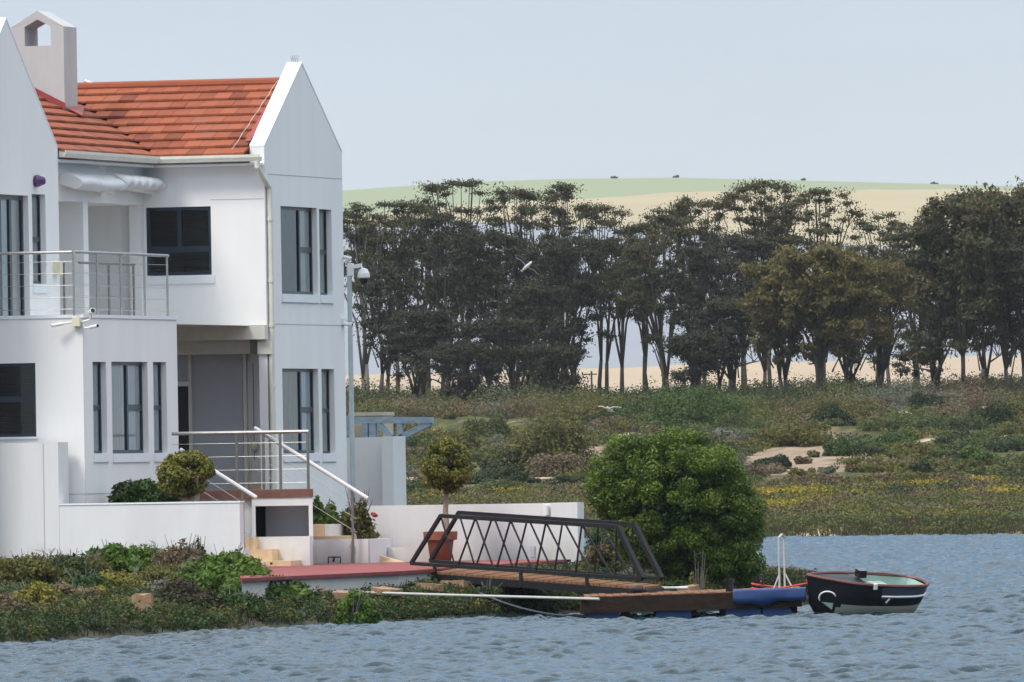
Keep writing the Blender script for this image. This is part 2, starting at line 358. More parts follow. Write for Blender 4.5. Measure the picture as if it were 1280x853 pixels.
def blades(rng, P, h, w, lean=.4):
    """upright grass or reed blades: one slim triangle-like quad per root point"""
    N = len(P); a = rng.random(N) * 2 * pi; hh = h * rng.uniform(.5, 1.2, N)
    side = np.stack([np.cos(a), np.sin(a), np.zeros(N)], -1) * (w / 2)
    b = rng.random(N) * 2 * pi; off = np.stack([np.cos(b), np.sin(b), np.zeros(N)], -1) * (lean * hh * rng.random(N))[:, None]
    tip = P + off; tip[:, 2] += hh
    V = np.stack([P - side, P + side, tip + side * .3, tip - side * .3], 1).reshape(-1, 3)
    return V, np.arange(N * 4).reshape(-1, 4)
def blob_clumps(rng, n, rx, ry, rz, cr=(.3, .5), low=0.0):
    """clump centres over an ellipsoid dome"""
    d = rng.normal(size=(n, 3)); d /= np.linalg.norm(d, axis=1)[:, None]; d[:, 2] = np.abs(d[:, 2]) * (1 - low) - low * rng.random(n)
    f = rng.uniform(.45, .95, n)[:, None]
    C = d * f * np.array([rx, ry, rz]); s = rng.uniform(*cr, n)[:, None]
    return C, np.concatenate([s * rx, s * ry, s * rz], 1)

# ------------------------------------------------------------------ the setting: water, banks, dunes, hills
def sstep(a, b, x): t = np.clip((x - a) / (b - a), 0, 1); return t * t * (3 - 2 * t)
def make_water():
    rng = np.random.default_rng(5)
    Ds = np.concatenate([np.arange(116, 200, .07), np.arange(200, 352, .16)]); Ls = np.arange(-18, 18.01, .07)
    D, L = np.meshgrid(Ds, Ls, indexing='ij')
    Z = np.zeros_like(D)
    for k in range(84):
        lam = .20 * (4.8 ** rng.random()); kk = 2 * pi / lam; a = rng.normal() * .6 + 1.3
        amp = .0105 * lam * rng.uniform(.5, 1.2)
        ph = kk * (D * sin(a) + L * cos(a)) + rng.random() * 6.28
        Z += amp * (np.sin(ph) + .28 * np.cos(2 * ph))
    gust = .25 + .75 * fbm(L / 9, D / 26, 3) + .8 * fbm(L / 2.2, D / 5, 13)
    Z *= gust * (1 - .25 * sstep(200, 345, D))
    Z -= .01
    X = CX + FW[0] * D + RT[0] * L; Y = CY + FW[1] * D + RT[1] * L
    m = bpy.data.materials.new('estuary_water'); m.use_nodes = True; n = m.node_tree; b = n.nodes['Principled BSDF']
    b.inputs['Base Color'].default_value = (.006, .026, .036, 1); b.inputs['Roughness'].default_value = .07
    b.inputs['IOR'].default_value = 1.33; b.inputs['Specular IOR Level'].default_value = .52
    tc = n.nodes.new('ShaderNodeTexCoord'); t = n.nodes.new('ShaderNodeTexNoise'); t.inputs['Scale'].default_value = 7; t.inputs['Detail'].default_value = 4
    n.links.new(tc.outputs['Object'], t.inputs['Vector'])
    bp = n.nodes.new('ShaderNodeBump'); bp.inputs['Strength'].default_value = .5; bp.inputs['Distance'].default_value = .035
    n.links.new(t.outputs[0], bp.inputs['Height']); n.links.new(bp.outputs[0], b.inputs['Normal'])
    w = gridmesh('water', X, Y, Z, m); w['kind'] = 'structure'
    mb = MB()
    q = [XYL(*p) for p in ((-400, 2), (400, 2), (400, 420), (-400, 420))]
    mb.poly([(a, b_, -.30) for a, b_ in q]); o = mb.build('water', m); o['kind'] = 'structure'
make_water()

WL = [(3.0, -110), (5.2, -70), (6.3, -50), (7.3, -37.1), (8.0, -31.7), (8.35, -24.4), (8.9, -17.3), (9.9, -14), (11.9, -11.5), (13.0, -8), (12.2, -4.5), (9.0, -1.0), (6.2, 3), (2, 12), (-8, 30), (-30, 60)]
def xwater(y):
    ys = [p[1] for p in WL]; xs = [p[0] for p in WL]; return np.interp(y, ys, xs)
def bank_z(x, y):
    x = np.asarray(x, float); y = np.asarray(y, float)
    d = xwater(y) - x + .25 * (fbm(x * .9, y * .35, 8) - .5)
    z = np.interp(d, [-6, -1.0, 0, .35, 1.2, 3, 8, 16], [-1.5, -.4, .0, .20, .42, .62, .95, 1.1])
    pxx = 640 + F * LAT(x, y) / DF(x, y); left = sstep(318, 285, pxx); z = z + left * np.interp(d, [0, .5, 1.6, 4, 8], [0, .0, -.06, -.08, -.06])
    z = z + np.where(d > .1, 1, 0) * .10 * (fbm(x * 1.6, y * .8, 21) - .5)
    t = sstep(285, 318, pxx) * sstep(9, 7.6, x)                      # levelled under the paved terrace
    return np.where(t > 0, np.minimum(z, .60 * t + z * (1 - t)), z)
def make_bank():
    ys = np.arange(-80, 40, .22); xs = np.concatenate([np.arange(-40, 2, 1.0), np.arange(2, 15, .16)])
    X, Y = np.meshgrid(xs, ys); Z = bank_z(X, Y)
    m = mat('bank_soil', (.03, .028, .016), (.085, .066, .042), 1.2, .95, .6, c3=(.05, .046, .026), bscale=9)
    g = gridmesh('ground', X, Y, Z, m); g['kind'] = 'structure'
make_bank()

def far_z(L, D):
    L = np.asarray(L, float); D = np.asarray(D, float)
    n = fbm(L / 14, D / 30, 4) - .47; n2 = fbm(L / 4, D / 12, 9) - .47
    sh = D + 5 * (fbm(L / 9, D / 50, 31) - .5) - np.clip(L - 8, -40, 8) * -.9
    z = np.interp(sh, [300, 338, 341, 344, 360, 450, 500, 560, 630, 680, 900, 1300], [-1.5, -.12, .12, .33, .42, 1.25, 2.3, 3.7, 5.3, 5.4, 4.0, 6.5])
    dune = sstep(440, 520, D) * sstep(900, 640, D)
    return z + n * 2.0 * dune + n2 * .55 * dune + n2 * .10 * sstep(345, 380, D)
def make_far():
    Ds = np.concatenate([np.arange(318, 470, 1.0), np.arange(470, 700, 1.6), np.arange(700, 1420, 20)])
    Ls = np.concatenate([np.arange(-150, -34, 6.0), np.arange(-34, 36, .7), np.arange(36, 160, 6.0)])
    D, L = np.meshgrid(Ds, Ls, indexing='ij'); Z = far_z(L, D)
    X = CX + FW[0] * D + RT[0] * L; Y = CY + FW[1] * D + RT[1] * L
    m = bpy.data.materials.new('saltmarsh_and_dune_ground'); m.use_nodes = True; n = m.node_tree; b = n.nodes['Principled BSDF']; b.inputs['Roughness'].default_value = .95
    b.inputs['Specular IOR Level'].default_value = .1
    tc = n.nodes.new('ShaderNodeTexCoord'); mp1 = n.nodes.new('ShaderNodeMapping'); mp1.inputs['Rotation'].default_value[2] = -YAW; mp1.inputs['Scale'].default_value = (1, .16, 1)
    n.links.new(tc.outputs['Object'], mp1.inputs[0])
    def noise(sc, det=6, off=0):
        t = n.nodes.new('ShaderNodeTexNoise'); t.inputs['Scale'].default_value = sc; t.inputs['Detail'].default_value = det; t.inputs['Roughness'].default_value = .62
        mo = n.nodes.new('ShaderNodeVectorMath'); mo.inputs[1].default_value = (off, off * .7, off * .3); n.links.new(mp1.outputs[0], mo.inputs[0]); n.links.new(mo.outputs[0], t.inputs['Vector']); return t
    def ramp(src, st):
        r = n.nodes.new('ShaderNodeValToRGB'); r.color_ramp.elements[0].position = st[0][0]; r.color_ramp.elements[0].color = rgb(st[0][1])
        r.color_ramp.elements[1].position = st[-1][0]; r.color_ramp.elements[1].color = rgb(st[-1][1])
        for p, c in st[1:-1]: q = r.color_ramp.elements.new(p); q.color = rgb(c)
        n.links.new(src, r.inputs[0]); return r
    base = ramp(noise(1.3, 8).outputs[0], [(.28, (.055, .035, .028)), (.40, (.06, .06, .022)), (.47, (.045, .055, .018)), (.54, (.085, .08, .03)), (.62, (.125, .10, .045)), (.74, (.11, .08, .05))])
    sandc = ramp(noise(.33, 5, 31).outputs[0], [(.58, (0, 0, 0)), (.64, (1, 1, 1))])
    flow = ramp(noise(.9, 6, 77).outputs[0], [(.60, (0, 0, 0)), (.66, (1, 1, 1))])
    m1 = n.nodes.new('ShaderNodeMixRGB'); m1.inputs[2].default_value = (.36, .25, .03, 1); n.links.new(flow.outputs[0], m1.inputs[0]); n.links.new(base.outputs[0], m1.inputs[1])
    m2 = n.nodes.new('ShaderNodeMixRGB'); m2.inputs[2].default_value = (.42, .33, .23, 1); n.links.new(sandc.outputs[0], m2.inputs[0]); n.links.new(m1.outputs[0], m2.inputs[1])
    sa = n.nodes.new('ShaderNodeAttribute'); sa.attribute_name = 'sand'; m3 = n.nodes.new('ShaderNodeMixRGB'); sd = ramp(noise(1.5, 6, 9).outputs[0], [(.3, (.19, .135, .09)), (.65, (.32, .24, .17))])
    n.links.new(sa.outputs['Fac'], m3.inputs[0]); n.links.new(m2.outputs[0], m3.inputs[1]); n.links.new(sd.outputs[0], m3.inputs[2])
    n.links.new(m3.outputs[0], b.inputs['Base Color'])
    g = gridmesh('marsh', X, Y, Z, m); g['kind'] = 'structure'
    px = 640 + F * L / D; q = 1.25 - ((px - 1000) / 80) ** 2 - ((D - 500) / 34) ** 2 + 2.6 * (fbm(L / 2.2, D / 9, 15) - .5); q2 = .9 - ((px - 700) / 60) ** 2 - ((D - 520) / 20) ** 2
    a = g.data.attributes.new('sand', 'FLOAT', 'POINT'); a.data.foreach_set('value', np.clip(np.maximum(q, q2) * 3, 0, 1).ravel().astype(np.float32))
make_far()

def make_hills():
    Ds = np.concatenate([np.arange(1150, 3000, 9.0), np.arange(3000, 3601, 60.0)]); Ls = np.arange(-420, 421, 4.0)
    D, L = np.meshgrid(Ds, Ls, indexing='ij')
    px = 640 + L / D * F
    top = np.interp(px, [-400, 200, 430, 560, 700, 850, 1000, 1280, 2200], [318, 328, 336, 343, 346, 345, 339, 327, 300])
    ptop = top + 1.6 * (fbm(L / 60, D / 60, 2) - .5)
    t = np.clip((D - 1300) / 1600, 0, 1); P_ = 58 + (ptop - 58) * t
    Z = 2.6 + P_ * D / F
    zc = 2.6 + ptop * 2900 / F
    Z = np.where(D > 2900, zc - (D - 2900) * .02, Z); Z = np.where(D < 1300, 2.6 + 58 * 1300 / F - (1300 - D) * .03, Z)
    X = CX + FW[0] * D + RT[0] * L; Y = CY + FW[1] * D + RT[1] * L
    # land use along the slope; the blue-grey band has haze and shade painted in
    Dc = D; pxc = px
    w = (fbm(pxc / 120, Dc / 300, 5) - .5)
    green_from = np.interp(pxc, [0, 430, 620, 760, 1000, 1180, 1400], [2670, 2700, 2740, 2760, 2830, 2862, 2880]) + 30 * w
    cream_from = np.interp(pxc, [0, 430, 800, 1100, 1300], [2640, 2640, 2540, 2430, 2380]) + 90 * w
    pink_to = np.interp(pxc, [0, 800, 1300], [1560, 1580, 1650]) + 50 * w
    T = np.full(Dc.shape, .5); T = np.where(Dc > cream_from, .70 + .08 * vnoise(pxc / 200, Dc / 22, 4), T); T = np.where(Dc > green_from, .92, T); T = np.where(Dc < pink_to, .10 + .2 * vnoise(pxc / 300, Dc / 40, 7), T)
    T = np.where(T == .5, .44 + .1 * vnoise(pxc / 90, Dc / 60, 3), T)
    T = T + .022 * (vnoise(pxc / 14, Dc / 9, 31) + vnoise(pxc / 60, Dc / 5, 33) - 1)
    m = toned('hill_fields_and_haze', [(.50, .39, .28), (.50, .39, .28)], .95, 0, .1)
    cr = [n for n in m.node_tree.nodes if n.type == 'VALTORGB'][0].color_ramp
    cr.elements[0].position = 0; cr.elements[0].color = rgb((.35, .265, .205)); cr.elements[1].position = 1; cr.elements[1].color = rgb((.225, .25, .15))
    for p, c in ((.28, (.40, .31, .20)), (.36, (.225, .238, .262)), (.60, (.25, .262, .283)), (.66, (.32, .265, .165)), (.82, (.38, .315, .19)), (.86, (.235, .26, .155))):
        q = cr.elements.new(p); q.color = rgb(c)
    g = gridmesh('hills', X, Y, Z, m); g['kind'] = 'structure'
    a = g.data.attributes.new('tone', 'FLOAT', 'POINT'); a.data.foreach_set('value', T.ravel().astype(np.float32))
make_hills()

def make_haze():
    q = [XYL(*p) for p in ((-440, -8), (440, -8), (440, 3620), (-440, 3620))]
    mb = MB(); mb.prism([(a, b, -2.6) for a, b in q], (0, 0, 125)); m = bpy.data.materials.new('sea_haze'); m.use_nodes = True; n = m.node_tree; n.nodes.clear()
    o = n.nodes.new('ShaderNodeOutputMaterial'); v = n.nodes.new('ShaderNodeVolumePrincipled'); v.inputs['Color'].default_value = (.86, .90, .97, 1); v.inputs['Density'].default_value = 5e-5
    v.inputs['Anisotropy'].default_value = .2
    n.links.new(v.outputs[0], o.inputs['Volume'])
    h = mb.build('haze', m); h['kind'] = 'stuff'
make_haze()

# ------------------------------------------------------------------ the white house
XB = -2.268            # plane of the loggia beam
XG = XB + .30          # plane of the gable beside the loggia
BX = PD(105, 500, 190.8); XK = BX.x; YK = BX.y          # ground-floor block: right face, front face
YKF = PX(222, 480, XK).y; ZK = PX(160, 394.5, XK).z
house = thing('white_house', 'large white plastered seaside house with orange tiled roof and pointed gables', 'house', (0, 0, 0))
def window(plane, c, s0, s1, z0, z1, mull=(), trans=(), rec=.12, back='curtain', out=1, fw=.055, name='window', backs=None, panes='glass', thick=.07):
    thick = .03 if plane == 'x' else thick
    fw = fw * .75 if plane == 'x' and s1 - s0 < .9 else fw
    """frame with panes, and a curtain, blind or dark-painted room sheet behind it. mull: s positions; trans: (sa, sb, z)"""
    P = (lambda s, z, k: (c - out * k, s, z)) if plane == 'x' else (lambda s, z, k: (s, c - out * k, z))
    def bx(mb, a, b, e, g, k0, k1):
        p, q = P(a, e, k0), P(b, g, k1); mb.box(p[0], q[0], p[1], q[1], p[2], q[2])
    fr = MB()
    bx(fr, s0, s0 + fw, z0, z1, rec, rec + thick); bx(fr, s1 - fw, s1, z0, z1, rec, rec + thick)
    bx(fr, s0 + fw, s1 - fw, z0, z0 + fw, rec, rec + thick); bx(fr, s0 + fw, s1 - fw, z1 - fw, z1, rec, rec + thick)
    for m_ in mull: bx(fr, m_ - fw * .7, m_ + fw * .7, z0 + fw, z1 - fw, rec - .006, rec + thick)
    for a, b, z in trans: bx(fr, a, b, z - fw * .9, z + fw * .9, rec + .004, rec + thick + .01)
    f = fr.build(name, M['frame'], house)
    pn = MB(); pn.quad(P(s0 + fw * .5, z0 + fw * .5, rec + .02), P(s1 - fw * .5, z0 + fw * .5, rec + .02), P(s1 - fw * .5, z1 - fw * .5, rec + .02), P(s0 + fw * .5, z1 - fw * .5, rec + .02)); pn.build('pane', M[panes], f)
    for (a, b, kind) in (backs or [(s0, s1, back)]):
        q = MB()
        if plane == 'x': b = b + .16 if b < s1 - .02 else s1 + .4; a = a + .16 if a > s0 + .02 else a
        if kind == 'blind':
            z = z0 + .02
            while z < z1 - .02:
                p1, p2 = P(a, z, rec + .13), P(b, z + .034, rec + .10); q.quad(P(a, z, rec + .13), P(b, z, rec + .13), P(b, z + .03, rec + .10), P(a, z + .03, rec + .10)); z += .042
            q.build('blind', M['blind'], f)
        elif kind:
            n = max(3, int((b - a) / .05)); pts = []
            for k in range(n + 1):
                s = a + (b - a) * k / n; pts.append((s, rec + .048 + .008 * sin(k * 2.1) + .004 * sin(k * .9)))
            for k in range(n): q.quad(P(pts[k][0], z0, pts[k][1]), P(pts[k + 1][0], z0, pts[k + 1][1]), P(pts[k + 1][0], z1, pts[k + 1][1]), P(pts[k][0], z1, pts[k][1]))
            q.build('curtain', M[kind], f)  # dark_room sheets paint the unlit room near-black, they are no curtain
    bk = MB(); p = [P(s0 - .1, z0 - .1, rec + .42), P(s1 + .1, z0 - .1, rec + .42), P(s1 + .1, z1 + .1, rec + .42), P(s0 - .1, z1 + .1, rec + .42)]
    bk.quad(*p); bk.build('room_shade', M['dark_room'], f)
    return f
def sill(plane, c, s0, s1, z0, z1, out=1, pr=.03, par=None):
    mb = MB()
    if plane == 'x': mb.box(c - .02 * out, c + pr * out, s0, s1, z0, z1)
    else: mb.box(s0, s1, c - .02 * out, c + pr * out, z0, z1)
    return mb.build('window_sill', M['coping'], house)
def glassmat():
    m = bpy.data.materials.new('window_glass'); m.use_nodes = True; n = m.node_tree; n.nodes.clear()
    o = n.nodes.new('ShaderNodeOutputMaterial'); t = n.nodes.new('ShaderNodeBsdfTransparent'); t.inputs[0].default_value = (.94, .97, .97, 1)
    g = n.nodes.new('ShaderNodeBsdfGlossy'); g.inputs['Roughness'].default_value = .03; fr = n.nodes.new('ShaderNodeFresnel'); fr.inputs[0].default_value = 1.5
    mx = n.nodes.new('ShaderNodeMixShader'); n.links.new(fr.outputs[0], mx.inputs[0]); n.links.new(t.outputs[0], mx.inputs[1]); n.links.new(g.outputs[0], mx.inputs[2]); n.links.new(mx.outputs[0], o.inputs[0]); M['glass'] = m
    g.inputs[0].default_value = (.80, .92, 1, 1)
    m2 = m.copy(); m2.name = 'tinted_reflective_glass'
    for q in m2.node_tree.nodes:
        if q.type == 'BSDF_TRANSPARENT': q.inputs[0].default_value = (.16, .20, .23, 1)
        if q.type == 'FRESNEL': q.inputs[0].default_value = 2.6
    M['glass_tint'] = m2
glassmat()
def rx(px0, py0, px1, py1, c):
    """(s0, s1, z0, z1) of a rectangle seen on the plane x = c"""
    my = (py0 + py1) / 2; mx = (px0 + px1) / 2
    return [PX(px0, my, c).y, PX(px1, my, c).y, PX(mx, py1, c).z, PX(mx, py0, c).z]
def ry(px0, py0, px1, py1, c):
    my = (py0 + py1) / 2; mx = (px0 + px1) / 2
    return [PY(px0, my, c).x, PY(px1, my, c).x, PY(mx, py1, c).z, PY(mx, py0, c).z]

# ---- seaward gable wing (plane x = 0)
GY, GZ, AY, AZ = 4.78, 8.19, 2.37, 9.74
u1 = rx(351.5, 259, 397, 368, 0); u2 = rx(399.5, 262, 415, 369, 0); l1 = rx(353.5, 461, 398.5, 567, 0); l2 = rx(402.5, 461.5, 418.5, 567, 0)
RC = .10
mb = MB(); mb.panel('x', 0, 0, GY, .5, GZ, [tuple(u1), tuple(u2), tuple(l1), tuple(l2)], .13)
mb.poly([(0, 0, GZ), (0, GY, GZ), (0, AY, AZ)])
mb.panel('y', GY, -9, -.0, .5, GZ, (), out=-1)
mb.quad((-.27, 0, GZ), (-.27, GY, GZ), (-.27, AY, AZ), (-.27, AY, AZ))
mb.quad((-.27, GY, 7.9), (0, GY, 7.9), (0, GY, GZ), (-.27, GY, GZ))
mb.quad((-.27, 0, 7.9), (0, 0, 7.9), (0, 0, GZ), (-.27, 0, GZ))
mb.quad((-.27, 0, 7.7), (-.27, GY, 7.7), (-.27, GY, GZ), (-.27, 0, GZ))
# return wall, upper storey (plane y = 0), with the loggia side wall behind it
wn = ry(181.5, 259, 264, 344.5, 0)
mb.panel('y', 0, XB, -.003, 4.98, 7.9, [(max(wn[0], XB + .03), wn[1], wn[2], wn[3])], .10, out=-1)
# recessed ground-floor wall under it
DY = .8
mb.panel('y', DY, -4.2, -.02, .5, 4.97, (), out=-1)
mb.quad((XB, 0, 4.98), (0, 0, 4.98), (0, DY, 4.98), (XB, DY, 4.98))
mb.box(-.16, -.004, .0, .30, .5, 4.97)
wall = mb.build('wall', M['wall'], house)
# thin grey joint lines on the plaster
for z in (7.71, 5.03):
    j = MB(); j.box(-.004, .004, .21, GY - .01, z - .006, z + .006); j.build('plaster_joint', M['shelf_dark'], house)
j = MB(); j.box(-1.03, -.02, -.004, .004, 7.26, 7.272); j.build('plaster_joint', M['shelf_dark'], house)
# gable coping in white paint, 30 mm proud
cp = MB()
for (ya, yb) in ((0, AY), (GY, AY)):
    s = (AZ - GZ) / (AY if ya == 0 else GY - AY); dz = .035
    a, b = (ya, GZ + .004), (yb, AZ + .004)
    cp.prism([(-.275, a[0], a[1]), (-.275, b[0], b[1]), (-.275, b[0], b[1] + dz), (-.275, a[0], a[1] + dz)], (.28, 0, 0))
cp.build('gable_coping', M['coping'], house)
sp = MB()
for k in range(7):
    y = AY - .12 + .04 * k; sp.tube([(-.05 - .03 * k, y, AZ), (-.05 - .03 * k + .03 * (-1) ** k, y, AZ + .16)], .004, 4)
sp.build('bird_spikes', M['steel'], house)
# windows of the gable
def gable_win(r, rsill, main):
    s0, s1, z0, z1 = r
    if main == 'up': window('x', 0, s0, s1, z0, z1, mull=[s0 + .90 * (s1 - s0) * .715], trans=[(s0 + (s1 - s0) * .66, s1, z0 + .515 * (z1 - z0))], rec=RC, backs=[(s0, s0 + .62 * (s1 - s0), 'dark_room'), (s0 + .62 * (s1 - s0), s1, 'curtain')], panes='glass')
    if main == 'low': window('x', 0, s0, s1, z0, z1, mull=[s0 + .90 * (s1 - s0) * .715], trans=[(s0 + (s1 - s0) * .66, s1, z0 + .515 * (z1 - z0))], rec=RC, backs=[(s0, s0 + .62 * (s1 - s0), 'curtain_brown'), (s0 + .62 * (s1 - s0), s1, 'curtain_white')])
    if main == 'slim': window('x', 0, s0, s1, z0, z1, trans=[(s0, s1, z0 + .51 * (z1 - z0))], rec=RC, back='curtain')
    sill('x', 0, s0 - .02, s1 + .02, z0 - .15, z0 - .002)
gable_win(u1, None, 'up'); gable_win(u2, None, 'slim'); gable_win(l1, None, 'low'); gable_win(l2, None, 'slim')
# return-wall window: four lights with blinds
a, b, e, g = max(wn[0], XB + .03), wn[1], wn[2], wn[3]; mid = PY(224, 300, 0).x; tz = PY(224, 312, 0).z
window('y', 0, a, b, e, g, mull=[], trans=[(a, b, tz)], rec=.03, back='blind', out=-1, fw=.06)
q = MB(); q.box(mid - .04, mid + .04, .024, .10, tz + .05, g - .06); q.build('window_mullion', M['frame'], house)
sill('y', 0, a + .05, b + .06, e - .15, e - .004, out=-1)

# ---- roof, laid tile by tile
EY, EZ = -.32, 8.03; RZ = PY(343, 105, AY).z; SL = (RZ - EZ) / (AY - EY); EXB = XB + .32; NR = 9
def tile_rows(mb, along, rng, rows, lim):
    """along 'x': slope facing -y; along 'y': slope facing +x. lim(t) -> (start, end) on the row at plan distance t from the eave"""
    run = (AY - EY) / NR
    for i in range(rows):
        t0, t1 = i * run, (i + 1) * run
        lo, hi = lim(t0 + run * .5); w = .30; s = lo + (0 if i % 2 else -w / 2)
        while s < hi:
            a, b = max(s, lo) + .003, min(s + w, hi) - .003; s += w
            if b - a < .02: continue
            tn = float(np.clip(rng.normal(.5, .14), 0, 1)); tn = tn if rng.random() > .08 else rng.choice([.15, .8]); lift = .075 + rng.uniform(-.006, .006)
            z0, z1 = EZ + t0 * SL, EZ + t1 * SL
            def P(s_, t, z): return (s_, EY + t, z) if along == 'x' else (EXB - t, s_, z)
            c = [P(a, t0 - .035, z0 + lift - .02), P(b, t0 - .035, z0 + lift - .02), P(b, t1, z1 + .02), P(a, t1, z1 + .02)]
            d = [P(a, t0 - .035, z0 + lift - .055), P(b, t0 - .035, z0 + lift - .055), P(b, t1, z1 - .02), P(a, t1, z1 - .02)]
            mb.quad(*c, tn); mb.quad(d[0], d[1], c[1], c[0], tn); mb.quad(d[1], d[2], c[2], c[1], tn); mb.quad(d[0], c[0], c[3], d[3], tn); mb.quad(*d[::-1], tn)
rng = np.random.default_rng(11)
mb = MB(); tile_rows(mb, 'x', rng, NR, lambda t: (EXB - t, -.275)); tile_rows(mb, 'y', rng, NR, lambda t: (PX(72, 186, XG).y + .02 if t < .2 else -9.5, EY + t))
roof = mb.build('roof', M['tile'], house, tone=True)
mb = MB(); mb.tube([(-6, AY, RZ + .02), (-.28, AY, RZ + .02)], .10, 10); mb.build('ridge_cap', M['tile'], roof, tone=True)
mb = MB()      # far slopes and the dark bed under the tiles
mb.quad((-7, AY, RZ), (-.28, AY, RZ), (-.28, GY + .3, EZ), (-7, GY + .3, EZ))
mb.poly([(EXB, EY, EZ - .05), (-.28, EY, EZ - .05), (-.28, AY, RZ - .06), (EXB - (AY - EY), AY, RZ - .06)])
mb.poly([(EXB, EY, EZ - .05), (EXB - .4, -9.5, EZ + .15), (EXB - (AY - EY), -9.5, RZ - .06), (EXB - (AY - EY), AY, RZ - .06)])
mb.poly([(EXB - (AY - EY), -9.5, RZ - .06), (EXB - (AY - EY), AY, RZ - .06), (EXB - 6, AY, EZ), (EXB - 6, -9.5, EZ)])
mb.build('roof_bed', M['red_flashing'], roof)
fl = MB(); c0 = [(-.30 - .07, .06, EZ + .06 + SL * .36), (-.275, .06, EZ + .06 + SL * .36), (-.275, AY - .1, RZ + .055), (-.33, AY - .1, RZ + .055)]
fl.quad(*[(p[0], p[1] - .0, p[2] + .035) for p in c0]); fl.build('red_flashing', M['red_flashing'], roof)
# lightning tape beside the gable
lt = MB(); lt.tube([(-.52 + .08 * k / 9 + .02 * (k % 2), EY + .05 + (AY - EY - .1) * k / 9, EZ + .13 + SL * (AY - EY - .1) * k / 9) for k in range(10)], .004, 4); lt.build('earth_wire', M['white_plastic'], roof)

# ---- gutters and downpipe
def gutter(pts, name='gutter'):
    mb = MB(); prof = [(0, -.12), (.10, -.12), (.13, -.05), (.13, 0), (.115, 0), (.115, -.04), (.015, -.04), (0, 0)]
    (x0, y0), (x1, y1) = pts; d = Vector((x1 - x0, y1 - y0, 0)); nrm = Vector((d.y, -d.x, 0)).normalized()
    mb.prism([(x0 + nrm.x * p, y0 + nrm.y * p, EZ + .02 + z) for p, z in prof], d)
    return mb.build(name, M['cream'], house)
gutter([(EXB + .02, EY + .02), (.045, EY + .02)]); gutter([(EXB - .01, PX(72, 186, XG).y + .03), (EXB - .01, EY + .03)])
fa = MB(); fa.box(XB - .02, -.02, -.30, -.004, 7.86, 7.90); fa.box(XB + .004, EXB - .03, PX(72, 186, XG).y + .03, -.3, 7.86, 7.90); fa.build('eaves_soffit', M['coping'], house)
dp = MB(); dx = .055; zt = EZ - .10
dp.tube([(-.02, EY - .05, zt), (-.02, EY - .05, zt - .10), (.02, -.16, zt - .30), (dx, .10, zt - .48), (dx, .10, 4.75), (dx, .10, 1.8)], .05, 10)
for z in (6.9, 5.8, 5.0, 3.9, 2.7): dp.tube([(dx, .10, z - .03), (dx, .10, z + .03)], .062, 10)
dp.build('downpipe', M['cream'], house, smooth=False)

# ---- loggia: beam, pier, inner walls
yl = PX(72, 300, XG).y
px_ = rx(105, 250, 111, 390, XB)
mb = MB(); zb = 7.2
mb.panel('x', XB, yl - 4, 0, zb, 7.9)
mb.quad((XB, yl - .5, zb), (XB, 0, zb), (-5, 0, zb), (-5, yl - .5, zb))
mb.quad((-5, yl - 1, 5), (-5, 0, 5), (-5, 0, zb), (-5, yl - 1, zb))
mb.quad((-5, 0, 5), (XB, 0, 5), (XB, 0, zb), (-5, 0, zb))
mb.box(XB - 1.25, XB - .003, px_[0], px_[1], 5.0, zb - .003)
mb.box(XB - .22, XB - .003, -.20, -.004, 5.0, zb - .003)
mb.quad((-5, yl - 1, 5.0), (XK, yl - 1, 5.0), (XK, 0, 5.0), (-5, 0, 5.0))
mb.build('loggia_wall', M['wall'], house)
dd = MB(); r = ry(74, 252, 84, 390, -.01); dd.box(r[0] - .25, r[1], -.05, -.006, 5.02, 7.05); dd.build('loggia_shade_panel', M['shutter'], house)  # added grey panel standing in for the shaded depth of the loggia
# ---- gable beside the loggia (plane x = XG), its near half runs on past the picture's edge
e0 = PX(72, 186, XG); ap = PX(7.5, 25, XG); ye, ze, ya_, za_ = e0.y, e0.z, ap.y, ap.z; hw = ye - ya_
dr = rx(-30, 243, 36.5, 391, XG); dr[2] = 5.05; sw = rx(40.5, 243, 57.5, 355, XG)
mb = MB(); yn = ya_ - hw
mb.panel('x', XG, yn, ye, 5.0, ze, [tuple(dr), tuple(sw)], .13)
mb.poly([(XG, yn, ze), (XG, ye, ze), (XG, ya_, za_)])
mb.poly([(XG - .27, yn, ze), (XG - .27, ye, ze), (XG - .27, ya_, za_)])
mb.quad((XG - 4, ye, 5), (XG, ye, 5), (XG, ye, ze), (XG - 4, ye, ze)); mb.quad((XG - 6, yn, .5), (XG, yn, .5), (XG, yn, ze), (XG - 6, yn, ze))
mb.build('gable_wall', M['wall'], house)
cp = MB()
for yy in (ye, yn): cp.prism([(XG - .275, yy, ze + .004), (XG - .275, ya_, za_ + .004), (XG - .275, ya_, za_ + .04), (XG - .275, yy, ze + .04)], (.28, 0, 0))
cp.build('gable_coping', M['coping'], house)
d = window('x', XG, dr[0], dr[1], dr[2], dr[3], mull=[PX(6, 320, XG).y, PX(19, 320, XG).y + .05], rec=RC, name='balcony_door', fw=.08, backs=[(dr[0], PX(9, 320, XG).y, 'dark_room'), (PX(9, 320, XG).y, PX(20, 320, XG).y, 'curtain_white'), (PX(20, 320, XG).y, dr[1], 'curtain')])
window('x', XG, sw[0], sw[1], sw[2], sw[3], trans=[(sw[0], sw[1], PX(46, 299, XG).z)], rec=RC, back='curtain', fw=.06)
sill('x', XG, sw[0] - .02, sw[1] + .03, sw[2] - .16, sw[2] - .003)
c = PX(43.5, 226.5, XG); lp = MB(); lp.lathe((0, 0, 0), [(.0, -.14), (.08, -.13), (.10, -.08), (.10, 0)], 14); L_ = lp.build('wall_lamp', M['white_plastic'], house); L_.location = c; L_.rotation_euler = (0, pi / 2, 0)
L_.location.x += .0
